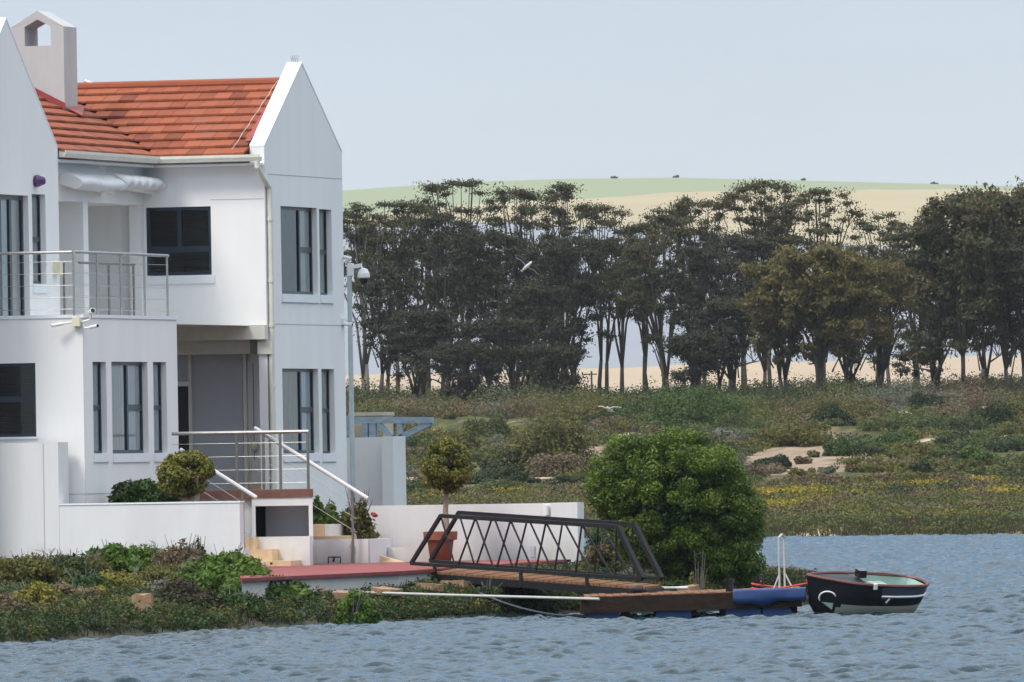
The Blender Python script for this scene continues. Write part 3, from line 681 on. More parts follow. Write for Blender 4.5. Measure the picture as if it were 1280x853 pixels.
lp = MB(); lp.lathe((0, 0, 0), [(.10, .0), (.11, .05), (.06, .18), (0, .2)], 14); q = lp.build('lamp_shade', M['purple'], L_)
c = PX(70, 336, XG); q = MB(); q.box(XG, XG + .12, c.y - .16, c.y + .02, c.z - .11, c.z + .11); q.build('bulkhead_box', M['cream_plastic'], house)
# retracted awnings hung from the beam
def awning(pa, pb, wavy, mat_='silver_cloth'):
    a, b = PX(*pa, XB), PX(*pb, XB); L = b.y - a.y; n = 90
    prof = [(.004, .06), (.16, .085), (.36, .03), (.43, -.03), (.41, -.10), (.30, -.15), (.004, -.12)]; G = []
    for k in range(n + 1):
        t = k / n; w = abs(sin(t * L / .42 * pi)) ** .7 if wavy else .25 + .2 * sin(t * 7); zt_ = a.z + (b.z - a.z) * t
        G.append([(XB + p + (.035 * w if q in (2, 3, 4) else 0), a.y + L * t, zt_ + z - (.075 * (1 - w) if q in (2, 3, 4, 5) else 0)) for q, (p, z) in enumerate(prof)])
    G = np.array(G); o = gridmesh('awning', G[:, :, 0], G[:, :, 1], G[:, :, 2], M[mat_]); o.parent = house
    for e_ in (0, -1): q = MB(); q.poly([tuple(v) for v in G[e_]]); q.build('end_cap', M['white_plastic'], o)
    ar = MB(); ar.tube([(XB + .05, a.y + L * .2, a.z - .16), (XB + .26, a.y + L * .95, b.z - .22)], .03, 8); ar.tube([(XB + .02, b.y - .1, b.z - .26), (XB + .24, b.y - .7, b.z - .25)], .022, 8)
    ar.build('awning_arm', M['white_plastic'], o)
awning((74, 222), (127, 225), False); awning((131, 223), (190, 228), True)

# ---- chimney, standing on the left slope
def roofB(x): return EZ + (EXB - x) * SL
yc = -2.1
for _ in range(30):
    pc = PY(81, 140, yc); yc += (pc.z - roofB(pc.x)) * 1.0 if abs(pc.z - roofB(pc.x)) > .002 else 0
pc = PY(81, 140, yc); cxr = pc.x; cxl = PY(15, 100, yc).x; cm = (cxl + cxr) / 2; zE = PY(80, 33, yc).z; zA = PY(48, 13.5, yc).z; dep = PX(96, 60, cxr).y - yc
o5 = [PY(31, 58, yc), PY(63.5, 57.5, yc)]; oz0 = o5[0].z; oz1 = PY(31, 34, yc).z; oza = PY(47, 24.5, yc).z; ox0, ox1 = o5[0].x, o5[1].x; oxm = (ox0 + ox1) / 2
ch = MB(); zb0 = roofB(cxr) - .8
for y, sgn in ((yc, 1), (yc + dep, -1)):
    P = lambda x, z: (x, y, z)
    ch.quad(P(cxl, zb0), P(cxr, zb0), P(cxr, oz0), P(cxl, oz0))
    ch.quad(P(cxl, oz0), P(ox0, oz0), P(ox0, oz1), P(cxl, oz1)); ch.quad(P(ox1, oz0), P(cxr, oz0), P(cxr, oz1), P(ox1, oz1))
    ch.poly([P(cxl, oz1), P(ox0, oz1), P(oxm, oza), P(cm, zA), P(cxl, zE)]); ch.poly([P(cxr, oz1), P(cxr, zE), P(cm, zA), P(oxm, oza), P(ox1, oz1)])
for a, b in (((cxl, zb0), (cxl, zE)), ((cxr, zb0), (cxr, zE)), ((cxl, zE), (cm, zA)), ((cm, zA), (cxr, zE)), ((ox0, oz0), (ox0, oz1)), ((ox1, oz0), (ox1, oz1)), ((ox0, oz1), (oxm, oza)), ((oxm, oza), (ox1, oz1)), ((ox0, oz0), (ox1, oz0))):
    ch.quad((a[0], yc, a[1]), (b[0], yc, b[1]), (b[0], yc + dep, b[1]), (a[0], yc + dep, a[1]))
chim = ch.build('chimney', M['chimney_paint'], roof)
fl = MB()
fl.prism([(cxr + .03, yc - .03, roofB(cxr + .03) + .09), (cxr + .34, yc - .03, roofB(cxr + .34) + .085), (cxr + .03, yc + dep + .3, roofB(cxr + .03) + .12)], (0, 0, .02))
fl.prism([(cxl - .5, yc - .02, roofB(cxl - .5) + .02), (cxr + .02, yc - .02, roofB(cxr) + .04), (cxr + .02, yc - .02, roofB(cxr) + .16), (cxl - .5, yc - .02, roofB(cxl - .5) + .17)], (0, -.02, 0))
fl.build('red_flashing', M['red_flashing'], roof)
# small far gable peeping over the ridge
p0, p1, p2 = PY(97, 109, 5.5), PY(106, 102, 5.5), PY(124, 110.5, 5.5)
fg = MB(); fg.prism([(p0.x - .5, 5.5, p0.z - .5), (p2.x + .2, 5.5, p2.z - .2), (p2.x, 5.5, p2.z), (p1.x, 5.5, p1.z), (p0.x - .3, 5.5, p0.z - .25)], (0, .2, 0)); fg.build('far_gable', M['red_flashing'], roof)
fg = MB(); fg.tube([p1 + Vector((0, 0, .015)), p2 + Vector((.03, 0, .01))], .03, 6); fg.build('ridge_trim', M['coping'], roof)

# ---- ground-floor block under the balcony
k1 = rx(116.5, 452.5, 133.5, 567, XK); k2 = rx(140, 452.5, 185.2, 567, XK); k3 = rx(192, 452.8, 208.7, 566.5, XK); kf = ry(-70, 455, 44.8, 547, YK)
mb = MB(); mb.panel('x', XK, YK, YKF, .3, ZK - .06, [tuple(k1), tuple(k2), tuple(k3)], .13)
mb.panel('y', YK, -9, XK - .003, .3, ZK - .06, [tuple(kf)], .10, out=-1)
mb.quad((XK, YKF, .3), (-5, YKF, .3), (-5, YKF, ZK - .06), (XK, YKF, ZK - .06))
mb.build('block_wall', M['wall'], house)
mb = MB(); t = .22
mb.box(XK - t, XK + .02, YK - .02, YKF + .01, ZK - .057, ZK); mb.box(-9, XK - t - .002, YK - .02, YK + t, ZK - .057, ZK); mb.build('parapet_coping', M['coping'], house)
mb = MB(); mb.quad((XK - t, YK + t, ZK - .06), (XK - t, YKF, ZK - .06), (XK - t, YKF, 4.9), (XK - t, YK + t, 4.9)); mb.quad((-9, YK + t, 4.95), (XK - t, YK + t, 4.95), (XK - t, YKF, 4.95), (-9, YKF, 4.95)); mb.build('balcony_floor', M['wall'], house)
j = MB(); z = PX(130, 617, XK).z; j.box(XK - .004, XK + .004, YK, YKF - .6, z - .006, z + .006); j.box(XK - 2, XK, YK - .004, YK + .004, z - .006, z + .006); j.build('plaster_joint', M['shelf_dark'], house)
window('x', XK, *k1, trans=[(k1[0], k1[1], k1[2] + .5 * (k1[3] - k1[2]))], rec=RC, back='curtain_white', fw=.06)
s0, s1, z0, z1 = k2
window('x', XK, s0, s1, z0, z1, mull=[PX(166, 510, XK).y], trans=[(PX(166, 510, XK).y, s1, z0 + .5 * (z1 - z0))], rec=RC, fw=.06, backs=[(s0, PX(158, 510, XK).y, 'curtain'), (PX(158, 510, XK).y, s1, 'curtain_white')])
window('x', XK, *k3, trans=[(k3[0], k3[1], k3[2] + .5 * (k3[3] - k3[2]))], rec=RC, back='curtain_white', fw=.06)
for k in (k1, k2, k3): sill('x', XK, k[0] - .02, k[1] + .04, k[2] - .15, k[2] - .003)
window('y', YK, *kf, trans=[(kf[0], kf[1], PY(30, 499, YK).z)], rec=.03, back='blind', out=-1, fw=.05)
q = MB(); q.box(kf[0], kf[1] + .02, YK - .025, YK + .01, kf[2] - .04, kf[2] - .003); q.build('window_sill', M['coping'], house)
# outdoor tap on the block's front
c = PY(78, 603, YK); q = MB(); q.tube([c, c + Vector((.0, -.06, 0))], .012, 6); q.tube([c + Vector((-.02, -.05, .0)), c + Vector((.07, -.05, 0))], .014, 6); q.build('wall_tap', M['steel'], house)

# ---- balcony railing
def railing(name, runs, r_top, post_mat, top_mat, zb, zt, wires=5, parent=house, r_post=.021):
    """runs: list of (points along the rail, post points)"""
    for pts, posts in runs:
        mb = MB(); mb.tube([(p[0], p[1], zt) for p in pts], r_top, 10); o = mb.build(name, top_mat, parent)
        for p in posts: q = MB(); q.tube([(p[0], p[1], zb), (p[0], p[1], zt - r_top * .5)], r_post, 8); q.tube([(p[0], p[1], zt - .10), (p[0], p[1], zt - .02)], r_post * .55, 8); q.build('post', post_mat, o)
        w = MB()
        for k in range(wires):
            z = zb + (zt - zb) * (k + .55) / (wires + .35); w.tube([(p[0], p[1], z) for p in pts], .0045, 5)
        w.build('cable', M['steel'], o)
    return o
zr = PX(150, 317.5, XK - .12).z; xr = XK - .12; yr0 = PX(92, 313, xr).y; yr1 = PX(210, 320, xr).y
posts = [(xr, PX(p, 350, xr).y) for p in (92, 121.5, 151, 180.5, 209)]
railing('balcony_railing', [([(xr, yr0), (xr, yr1)], posts), ([(-9, yr0), (xr - .03, yr0)], [(xr - 1.6, yr0), (xr - 3.2, yr0)])], .027, M['steel'], M['steel'], ZK - .02, zr)
# short inner rail in the loggia
xi = XB + .25; zi = PX(140, 330, xi).z; ya, yb = PX(112, 329, xi).y, PX(168, 332, xi).y
railing('loggia_railing', [([(xi, ya - .6), (xi, yb)], [(xi, PX(p, 350, xi).y) for p in (80, 136, 167)])], .022, M['steel_dark'], M['steel_dark'], 5.0, zi)

# ---- porch recess: fascia, shutter box, shutter, black door
mb = MB(); fz0, fz1 = PY(270, 425.5, -.06).z, PY(270, 407.5, -.06).z
mb.box(-1.95, .005, -.16, -.004, fz0, fz1); mb.build('porch_fascia', M['cream'], house)
x0 = PY(222, 435, .3).x; x1 = PY(312.5, 435, .3).x
mb = MB(); mb.box(x0 - .4, x1, .30, .78, PY(270, 443, .3).z, fz0 + .12); mb.build('shutter_box', M['cream'], house)
mb = MB(); mb.box(-.17, .10, -.05, -.006, PY(330, 443, 0).z, PY(330, 427, 0).z); mb.tube([(dx, .02, 4.66), (dx, .02, 1.7)], .035, 8); mb.build('bracket_pipe', M['cream'], house)
yd = .74; zf = PY(300, 606, yd).z - .25
def dpan(px0, py0, px1, py1, dep_, m_, name, par=house):
    r = ry(px0, py0, px1, py1, yd - dep_); q = MB(); q.box(r[0], r[1], yd - dep_, yd + .03, r[2], r[3]); return q.build(name, M[m_], par)
sh = dpan(240.5, 442, 304, 625, .02, 'shutter', 'roller_shutter')
for a, b in ((236, 240), (304.5, 308.5)): dpan(a, 442, b, 625, .06, 'cream', 'shutter_guide', sh)
dpan(190, 442, 235.5, 477, .02, 'shutter', 'transom_panel'); dpan(190, 477.5, 236, 483, .08, 'coping', 'door_head'); dpan(190, 483.5, 235.5, 625, .02, 'black_door', 'front_door')
dpan(314, 603, 338, 613, .10, 'beige_tile', 'tile_step')
c = PY(319, 558, yd); q = MB(); q.ball((c.x, yd - .02, c.z), .06, 12, 8, 1.4); q.build('bulkhead_lamp', M['cream_plastic'], house)

# ---- cameras fixed to the house
def bullet_cam(base, d, L=.22, r=.035):
    base = Vector(base); d = Vector(d).normalized(); mb = MB(); mb.tube([base, base + d * L], r, 10); mb.tube([base + d * L, base + d * (L + .03)], r * 1.15, 10)
    o = mb.build('security_camera', M['white_plastic'], house); q = MB(); q.tube([base + d * (L + .028), base + d * (L + .036)], r * .85, 10); q.build('lens', M['black_plastic'], o); return o
c = PY(97, 403, YK - .02); q = MB(); q.box(c.x - .07, c.x + .06, YK - .10, YK, c.z - .07, c.z + .08); jb = q.build('junction_box', M['cream_plastic'], house)
q = MB(); q.tube([c + Vector((-.05, -.05, .0)), c + Vector((-.22, -.12, -.02))], .018, 6); q.tube([c + Vector((.06, 0, .0)), c + Vector((.2, .05, .04)), c + Vector((.26, 0, .13))], .018, 6); q.tube([c + Vector((.10, 0, -.03)), c + Vector((.12, 0, -.10)), c + Vector((.28, -.02, -.09))], .018, 6); q.build('camera_arms', M['white_plastic'], jb)
bullet_cam(c + Vector((-.22, -.12, -.02)), (-1, -.35, -.18), .17, .03); bullet_cam(c + Vector((.24, -.02, .16)), (.6, -.8, .25), .10, .045); bullet_cam(c + Vector((.24, -.05, -.09)), (.9, -.5, .12), .16, .03)
c = PX(426, 405, 0); bullet_cam((.0, GY - .12, c.z), (.9, -.1, -.1), .16, .035); q = MB(); q.box(0.001, .05, GY - .2, GY - .05, c.z - .02, c.z + .10); q.build('camera_bracket', M['white_plastic'], house)
c = PX(427, 321, 0); bullet_cam((.02, GY - .06, c.z), (.9, .1, -.25), .12, .03)

# ------------------------------------------------------------------ porch with two flights of steps
TZ = .77                                   # level of the red terrace
YP = -6.3
porch = thing('porch', 'raised white porch with brown tiled edge, steel railing and tiled steps', 'porch', (0, 0, 0))
s0 = PY(191, 616, YP).x; s1 = PY(390.5, 616, YP).x; zs1 = PY(390, 611.5, YP).z; zs0 = PY(390, 621.5, YP).z
SLT = .31; mb = MB(); mb.prism([(s0, YP - .02, zs0), (s1 + .02, YP - .02, zs0), (s1 + .02 - SLT * 2.62, YP + 2.6, zs0), (s0, YP + 2.6, zs0)], (0, 0, zs1 - zs0)); mb.build('porch_slab', M['brown_tile'], porch)
bx0 = PY(315, 650, YP).x
nn = ry(319.5, 632.5, 386, 672, YP)
mb = MB(); mb.panel('y', YP, bx0, s1, .6, zs0 - .003, [(nn[0], nn[1], nn[2], nn[3], .004)], .004, out=-1)
mb.quad((s1, YP, .6), (s1 - SLT * 2.6, YP + 2.6, .6), (s1 - SLT * 2.6, YP + 2.6, zs0 - .003), (s1, YP, zs0 - .003))
nd = .8; na, nb_, ne, ng = nn; nq = [(na, nb_), (na - nd * SLT * .9, nb_ - nd * SLT)]
for i_, j_ in (((na, ne), (na, ng)), ((nb_, ng), (nb_, ne)), ((na, ng), (nb_, ng)), ((nb_, ne), (na, ne))):
    mb.quad((i_[0], YP + .004, i_[1]), (j_[0], YP + .004, j_[1]), (j_[0] - nd * SLT * .95, YP + nd, j_[1]), (i_[0] - nd * SLT * .95, YP + nd, i_[1])); mb.quad((bx0, YP, .6), (bx0, YP + 2.6, .6), (bx0, YP + 2.6, zs0 - .003), (bx0, YP, zs0 - .003))
mb.build('porch_wall', M['gwall'], porch)
mb = MB(); sh_ = nd * SLT * .95; mb.quad((nn[0] - sh_ - .02, YP + nd - .01, nn[2] - .02), (nn[1] - sh_ + .005, YP + nd - .01, nn[2] - .02), (nn[1] - sh_ + .005, YP + nd - .01, nn[3] + .02), (nn[0] - sh_ - .02, YP + nd - .01, nn[3] + .02)); mb.build('niche_back', M['shutter'], porch)
mb = MB(); mb.box(s0, bx0 - .003, YP + .10, YP + .3, .6, zs0 - .003); mb.build('side_wall', M['gwall'], porch)
lw = ry(318, 671, 387.5, 709, YP - .25); mb = MB(); mb.box(lw[0] - .3, lw[1], YP - .25, YP - .08, .6, lw[3]); mb.build('step_wall', M['gwall'], porch)
# front flight, climbing to the left
for px0, px1, py0, py1, yy in ((270, 319, 672, 687.5, -6.75), (300, 340, 687, 702, -6.95), (303, 363.5, 701.5, 712, -7.15)):
    r = ry(px0, py0, px1, py1, yy); mb = MB(); mb.box(r[0], r[1], yy, YP - .253, r[2] - .3, r[3]); mb.build('step', M['beige_tile'], porch)
r = ry(304, 703, 330, 709.5, -7.22); mb = MB(); mb.box(r[0], r[1], -7.22, -7.153, r[2], r[3]); mb.build('step_edge', M['gwall'], porch)
# rear flight, going down to the right behind the box
for px0, px1, py0, py1, yy in ((380, 405.5, 656, 671, -3.1), (380, 427.5, 670.5, 678, -3.3)):
    r = ry(px0, py0, px1, py1, yy); mb = MB(); mb.box(r[0], r[1], yy, yy + .9, .6, r[3]); mb.build('step', M['beige_tile'], porch)
r = ry(405.5, 656, 411, 671, -3.1); mb = MB(); mb.box(r[0] + .003, r[1], -3.09, -2.2, r[2], r[3]); mb.build('step_edge', M['gwall'], porch)
zt = PY(300, 541, YP + .1).z; a = PY(215, 541, YP + .1).x; b = PY(386, 541, YP + .1).x
railing('railing', [([(a, YP + .1), (b, YP + .1)], [(PY(p, 580, YP + .1).x, YP + .1) for p in (296, 350.5, 385)]), ([(b - .95, YP + 2.3), (a, YP + 2.3)], [(PY(p, 580, YP + 2.3).x, YP + 2.3) for p in (313, 329.5)])], .032, M['steel_dark'], M['steel'], zs1 - .01, zt, 4, porch, .026)
def handrail(pa, pb, y, post_px, zb, drop=(), name='handrail'):
    A, B = PY(*pa, y), PY(*pb, y); mb = MB(); mb.tube([A, B], .036, 10); mb.tube([B - (B - A).normalized() * .01, B + (B - A).normalized() * .012], .034, 10); o = mb.build(name, M['white_tube'], porch)
    for p in post_px:
        x = PY(p, 600, y).x; t = (x - A.x) / (B.x - A.x); z = A.z + (B.z - A.z) * t; q = MB(); q.tube([(x, y, zb), (x, y, z)], .024, 8); q.tube([(x, y, z - .12), (x, y, z - .02)], .014, 6); q.build('post', M['steel_dark'], o)
    w = MB()
    for k in (1, 2, 3): w.tube([A - Vector((0, 0, .24 * k)), B - Vector((0, 0, .24 * k)) - (B - A) * .1], .005, 5)
    w.build('cable', M['steel'], o)
    return o
handrail((225, 562), (320, 622), -6.9, (303,), PY(303, 690, -6.9).z)
handrail((318, 535), (459, 623), -3.9, (440,), TZ)

# ------------------------------------------------------------------ terrace, garden walls
def edge(px, py): return PZ(px, py, TZ)
A_ = edge(301, 723); B_ = edge(500, 714); C_ = edge(560, 710); Dp = edge(708, 699.5); E_ = edge(724, 700)
out_ = [(A_.x, A_.y), (B_.x, B_.y), (C_.x, C_.y), (Dp.x, Dp.y), (E_.x - .4, E_.y + .9), (2.2, -.9), (-.4, -.9), (-.4, -9.4), (edge(297, 707).x, edge(297, 707).y)]
te = thing('paved_terrace', 'red painted terrace floor on a low white edge in front of the house', 'terrace')
mb = MB(); mb.prism([(x, y, TZ - .045) for x, y in out_], (0, 0, .045)); mb.build('paving', M['red_floor'], te)
cx_, cy_ = 3.5, -8
mb = MB(); mb.prism([(x + (cx_ - x) * .012, y + (cy_ - y) * .012, TZ - .75) for x, y in out_], (0, 0, .702)); mb.build('edge_wall', M['gwall'], te)
mb = MB()
for p, q_ in (((A_.x, A_.y), (B_.x, B_.y)), ((B_.x, B_.y), (C_.x, C_.y)), ((C_.x, C_.y), (Dp.x, Dp.y))):
    mb.bar((p[0], p[1], TZ - .028), (q_[0], q_[1], TZ - .028), .05, .05)
mb.build('painted_edge', mat('dark_red_paint', (.16, .022, .024), (.24, .04, .04), 4, .6), te)
def wallthing(name, label, boxes, cat='garden wall', bevel=True):
    o = thing(name, label, cat)
    for nm, bb, m_ in boxes: q = MB(); q.box(*bb); q.build(nm, M[m_], o)
    return o
YW = PD(297, 660, 189.3).y; wx1 = PY(300, 660, YW).x; wz = PY(180, 630.5, YW).z; wx0 = PY(73, 590, YW).x; wz2 = PY(40, 553.5, YW).z; we = PY(305, 690, YW).x
wallthing('garden_wall', 'long white garden wall above the bushes, stepped up at its left end', [
    ('low_wall', (wx0 + .003, wx1, YW, YW + .22, .1, wz), 'gwall'), ('high_wall', (-14, wx0, YW - .004, YW + .55, .1, wz2), 'gwall'),
    ('coping', (wx0 + .005, wx1 + .012, YW - .012, YW + .235, wz + .002, wz + .03), 'coping'), ('end_pier', (wx1 + .002, we, YW + .02, YW + .30, .1, PY(302, 686, YW).z), 'gwall')])
q = MB(); xj = PY(55, 620, YW).x; q.box(xj - .006, xj + .006, YW - .009, YW - .002, .4, wz2 - .01); j = q.build('expansion_joint', M['shelf_dark'], [o for o in bpy.data.objects if o.name == 'garden_wall'][0])
YQ = -3.75; r = ry(388, 674.5, 453, 705, YQ); pxe = PY(460, 680, YQ).x
wallthing('planter_wall', 'low white planter wall with a drain pipe at the foot of the rose bush', [('wall', (r[0] - .2, pxe, YQ, YQ + .12, .6, r[3]), 'gwall'), ('end', (pxe - .14, pxe + .003, YQ + .122, YQ + 1.5, .6, r[3] - .002), 'coping')], 'planter')
pw = bpy.data.objects['planter_wall']
c = PY(440, 690, YQ - .03); q = MB(); q.tube([(c.x, YQ - .03, TZ + .01), (c.x, YQ - .03, r[3] - .03)], .018, 6); q.box(c.x - .03, c.x + .03, YQ - .06, YQ - .003, r[3] - .16, r[3] - .10); q.build('drain_pipe', M['steel'], pw)
c = PY(418, 702, YQ - .1); k = PY(425, 696.5, YQ - .1); q = MB(); w_ = .11; q.tube([(c.x - w_, YQ - .1, TZ + .005), (c.x - w_, YQ - .1, k.z), (c.x + w_, YQ - .1, k.z), (c.x + w_, YQ - .1, TZ + .005)], .014, 6); q.tube([(c.x - w_ * .2, YQ - .1, TZ + .03), (c.x, YQ - .1, k.z)], .018, 6)
tag(q.build('hose_tap', M['black_plastic']), 'small black pipe loop standing on red paving by the planter', 'tap')
YL = -2.6; r = ry(458, 684.5, 541, 700, YL)
wallthing('low_wall', 'knee-high white kerb wall between the planter and the potted tree', [('wall', (pxe + .02, r[1], YL, YL + .14, .6, r[3]), 'gwall')])
YT = PD(450, 600, 205.5).y; a = PY(425, 547.5, YT); b = PY(484, 548, YT); c = PY(498, 548, YT)
wallthing('boundary_wall', 'tall white boundary wall with end pillar behind the rose bush', [('wall', (-.5, b.x, YT, YT + .25, .4, a.z), 'gwall'), ('pillar', (b.x - .002, c.x, YT - .35, YT + .45, .4, a.z + .012), 'gwall')])
YS = -1.5; a = PY(500, 631, YS); b = PY(690, 629.5, YS); c = PY(723.5, 629, YS)
sw_ = wallthing('sea_wall', 'low white sea wall with end pier behind the black gangway', [('wall', (c.x - 4.2, b.x, YS, YS + .22, .3, PY(600, 630.5, YS).z), 'gwall'), ('pier', (b.x + .002, c.x, YS - .10, YS + .32, .3, PY(707, 628.5, YS).z), 'gwall')])
p = PY(684, 637, YS); q = MB(); q.tube([(p.x, YS - .06, p.z - .10), (p.x, YS - .06, p.z + .07)], .055, 12); q.box(p.x - .04, p.x + .04, YS - .06, YS - .002, p.z - .05, p.z + .05); q.build('wall_lamp', M['white_plastic'], sw_)
r = ry(663, 683, 668.5, 700, YS - .5); q = MB(); q.box(r[0], r[1], YS - .5, YS - .42, TZ, r[3]); q.box(r[0] + .01, r[1] - .01, YS - .51, YS - .501, TZ + .05, r[3] - .03); tag(q.build('meter_box', M['shutter']), 'small grey box standing on red paving against the sea wall', 'box')
r = ry(460, 694, 471, 704, -3.2); q = MB(); q.box(r[0], r[1], -3.2, -2.9, TZ, r[3]); q.prism([(r[1] + .01, -3.05, TZ), (r[1] + .42, -3.0, TZ), (r[1] + .20, -3.0, TZ + .06), (r[1] + .02, -3.05, TZ + .12)], (0, .15, 0)); tag(q.build('paving_stone', M['beige_tile']), 'loose beige paving block left beside the white planter end', 'paving block')

# ------------------------------------------------------------------ pergola, stone block, camera mast behind the tall wall
PYD = YT + 1.2
pg = thing('pergola', 'blue-grey weathered timber pergola brackets above the tall white wall', 'pergola')
def pp(px, py, y=PYD): return PY(px, py, y)
mb = MB()
mb.bar(pp(430, 525.5), pp(541, 525.5), .12, .115); mb.build('beam', M['pergola'], pg)
mb = MB(); mb.bar(pp(538, 528.5), pp(496, 550), .10, .11); mb.bar(pp(473, 530), pp(490, 546), .10, .09); mb.build('brace', M['pergola'], pg)
for x0, w in ((500, .10), (466, .13), (457, .10), (436, .10)):
    mb = MB(); t_, b_ = pp(x0, 529), pp(x0 + (3 if x0 != 457 else 4), 551); mb.box(t_.x - w / 2, t_.x + w / 2, PYD - .05, PYD + .05, b_.z - .6, t_.z); mb.build('post', M['pergola'], pg)
mb = MB(); mb.bar(pp(430, 524, PYD + 1.3), pp(520, 525, PYD + 1.3), .10, .10); mb.build('rear_beam', M['pergola'], pg)
r = ry(441, 517.5, 482, 560, PYD + .5); mb = MB(); mb.box(r[0], r[1], PYD + .35, PYD + 1.0, .4, r[3] - .04); mb.box(r[0] - .03, r[1] + .02, PYD + .32, PYD + 1.03, r[3] - .037, r[3] + .03)
tag(mb.build('stone_pier', M['stone_beige']), 'square beige stone pier behind the pergola brackets', 'pier')
ms = thing('camera_mast', 'slim galvanised mast with white dome camera beside the house', 'camera mast')
ym = GY + .5; t_ = PY(436.5, 333, ym); 
mb = MB(); mb.tube([(t_.x, ym, .5), (t_.x, ym, t_.z + .06)], .045, 10); mb.build('pole', M['pole'], ms)
mb = MB(); c = PY(452, 336, ym); mb.bar((t_.x, ym, c.z + .03), (c.x, ym, c.z + .06), .07, .07); mb.box(t_.x - .02, t_.x + .07, ym - .06, ym + .06, c.z - .13, c.z + .10); mb.build('camera_arm', M['white_plastic'], ms)
c = PY(454.5, 344, ym); mb = MB(); mb.lathe(c, [(0, .13), (.07, .11), (.11, .03), (.115, -.04), (.10, -.055), (0, -.055)], 16); d_ = mb.build('dome_camera', M['white_plastic'], ms)
mb = MB(); mb.ball(c - Vector((0, 0, .075)), .088, 14, 8); mb.build('dome_glass', M['black_plastic'], d_)
mb = MB(); c2 = PY(432, 318, ym)
for k in range(3): mb.tube([(t_.x - .06, ym, t_.z - .05 - .07 * k), (t_.x + .06, ym, t_.z - .05 - .07 * k)], .012, 5)
mb.tube([(t_.x, ym, t_.z), (t_.x - .03, ym, t_.z + .22)], .015, 5); mb.build('clamps', M['steel'], ms)

# ------------------------------------------------------------------ gangway, pontoon, ladder, boat
def pd(px, py, D): return PD(px, py, D)
gw = thing('gangway', 'black steel truss gangway with timber deck sloping down to the pontoon', 'gangway')
DA0, DA1, DB0, DB1 = 184.8, 178.6, 186.5, 180.2
Abl, Atl, Atr, Abr = pd(514, 704.6, DA0), pd(551, 645, 184.2), pd(772.5, 658.6, 179.2), pd(803.6, 724, DA1)
Bbl, Btl, Btr, Bbr = pd(538, 701.6, DB0), pd(573.5, 641, 185.9), pd(793, 655.6, 180.8), pd(827, 724, DB1)
def lerp(a, b, t): return a + (b - a) * t
def truss(bl, tl, tr, br, phase):
    mb = MB(); mb.bar(bl, tl, .05, .06); mb.bar(tl, tr, .055, .065); mb.bar(tr, br, .07, .085); mb.bar(bl, br, .05, .055)
    o = mb.build('side_truss', M['black_steel'], gw); d = MB(); n = 5; tb = [(k + .55) / n for k in range(n)]
    L = (tr - tl).length
    T = [lerp(tl, tr, k / n) for k in range(n + 1)]; 
    for k in range(n):
        bt = lerp(bl, br, .075 + (k + .62) * .85 / n + .02); d.bar(T[k], bt + Vector((-.02, 0, 0)), .022, .026)
        if k < n: d.bar(T[k + 1] if k < n - 1 else lerp(tl, tr, .99), bt + Vector((.02, 0, 0)), .022, .026)
    d.build('lattice', M['black_steel'], o)
truss(Abl, Atl, Atr, Abr, 0); truss(Bbl, Btl, Btr, Bbr, 0)
D00, D01, D10, D11 = pd(503, 712, DA0 - .3), pd(806, 734.5, DA1 - .2), pd(540, 706.5, DB0), pd(828, 731.5, DB1)
mb = MB(); n = 44
for k in range(n):
    a, b = k / n, (k + .9) / n; p = [lerp(D00, D01, a), lerp(D00, D01, b), lerp(D10, D11, b), lerp(D10, D11, a)]; mb.prism([v + Vector((0, 0, -.035)) for v in p], (0, 0, .035 + .004 * (k % 3)))
mb.build('deck', M['timber'], gw)
mb = MB(); dn = Vector((0, 0, -.095)); mb.bar(D00 + dn, D01 + dn, .05, .115); mb.bar(D10 + dn, D11 + dn, .05, .115); mb.bar(D01 + dn, D11 + dn, .05, .115); mb.bar(D00 + dn, D10 + dn, .05, .115); mb.build('deck_frame', M['black_steel'], gw)
for (t0, px) in ((.14, 0), (.50, 0), (.77, 0)):
    p = lerp(Abl, Abr, t0); q0 = lerp(D00, D01, t0); mb = MB(); mb.bar((q0.x, q0.y - .035, q0.z - .14), (q0.x, q0.y - .035, p.z + .02), .05, .05); mb.build('stanchion', M['black_steel'], gw)
mb = MB(); p = pd(508, 722, DA0 + .4); mb.box(p.x - .05, p.x + .55, p.y, p.y + .5, .25, p.z + .02); mb.build('abutment', M['black_steel'], gw)
mb = MB(); p = pd(524, 724, DA0 + .2); mb.box(p.x - .10, p.x + .14, p.y - .3, p.y - .1, .2, p.z + .05); tag(mb.build('brick_pad', M['terracotta']), 'orange brick block under the landward end of the gangway', 'brick')
for px in (797, 815):
    p = pd(px, 737, DA1 - .1 if px < 800 else DB1 - .3); q = MB(); q.tube([p + Vector((-.09, 0, 0)), p + Vector((.09, 0, 0))], .055, 12); q.build('roller', M['black_plastic'], gw)
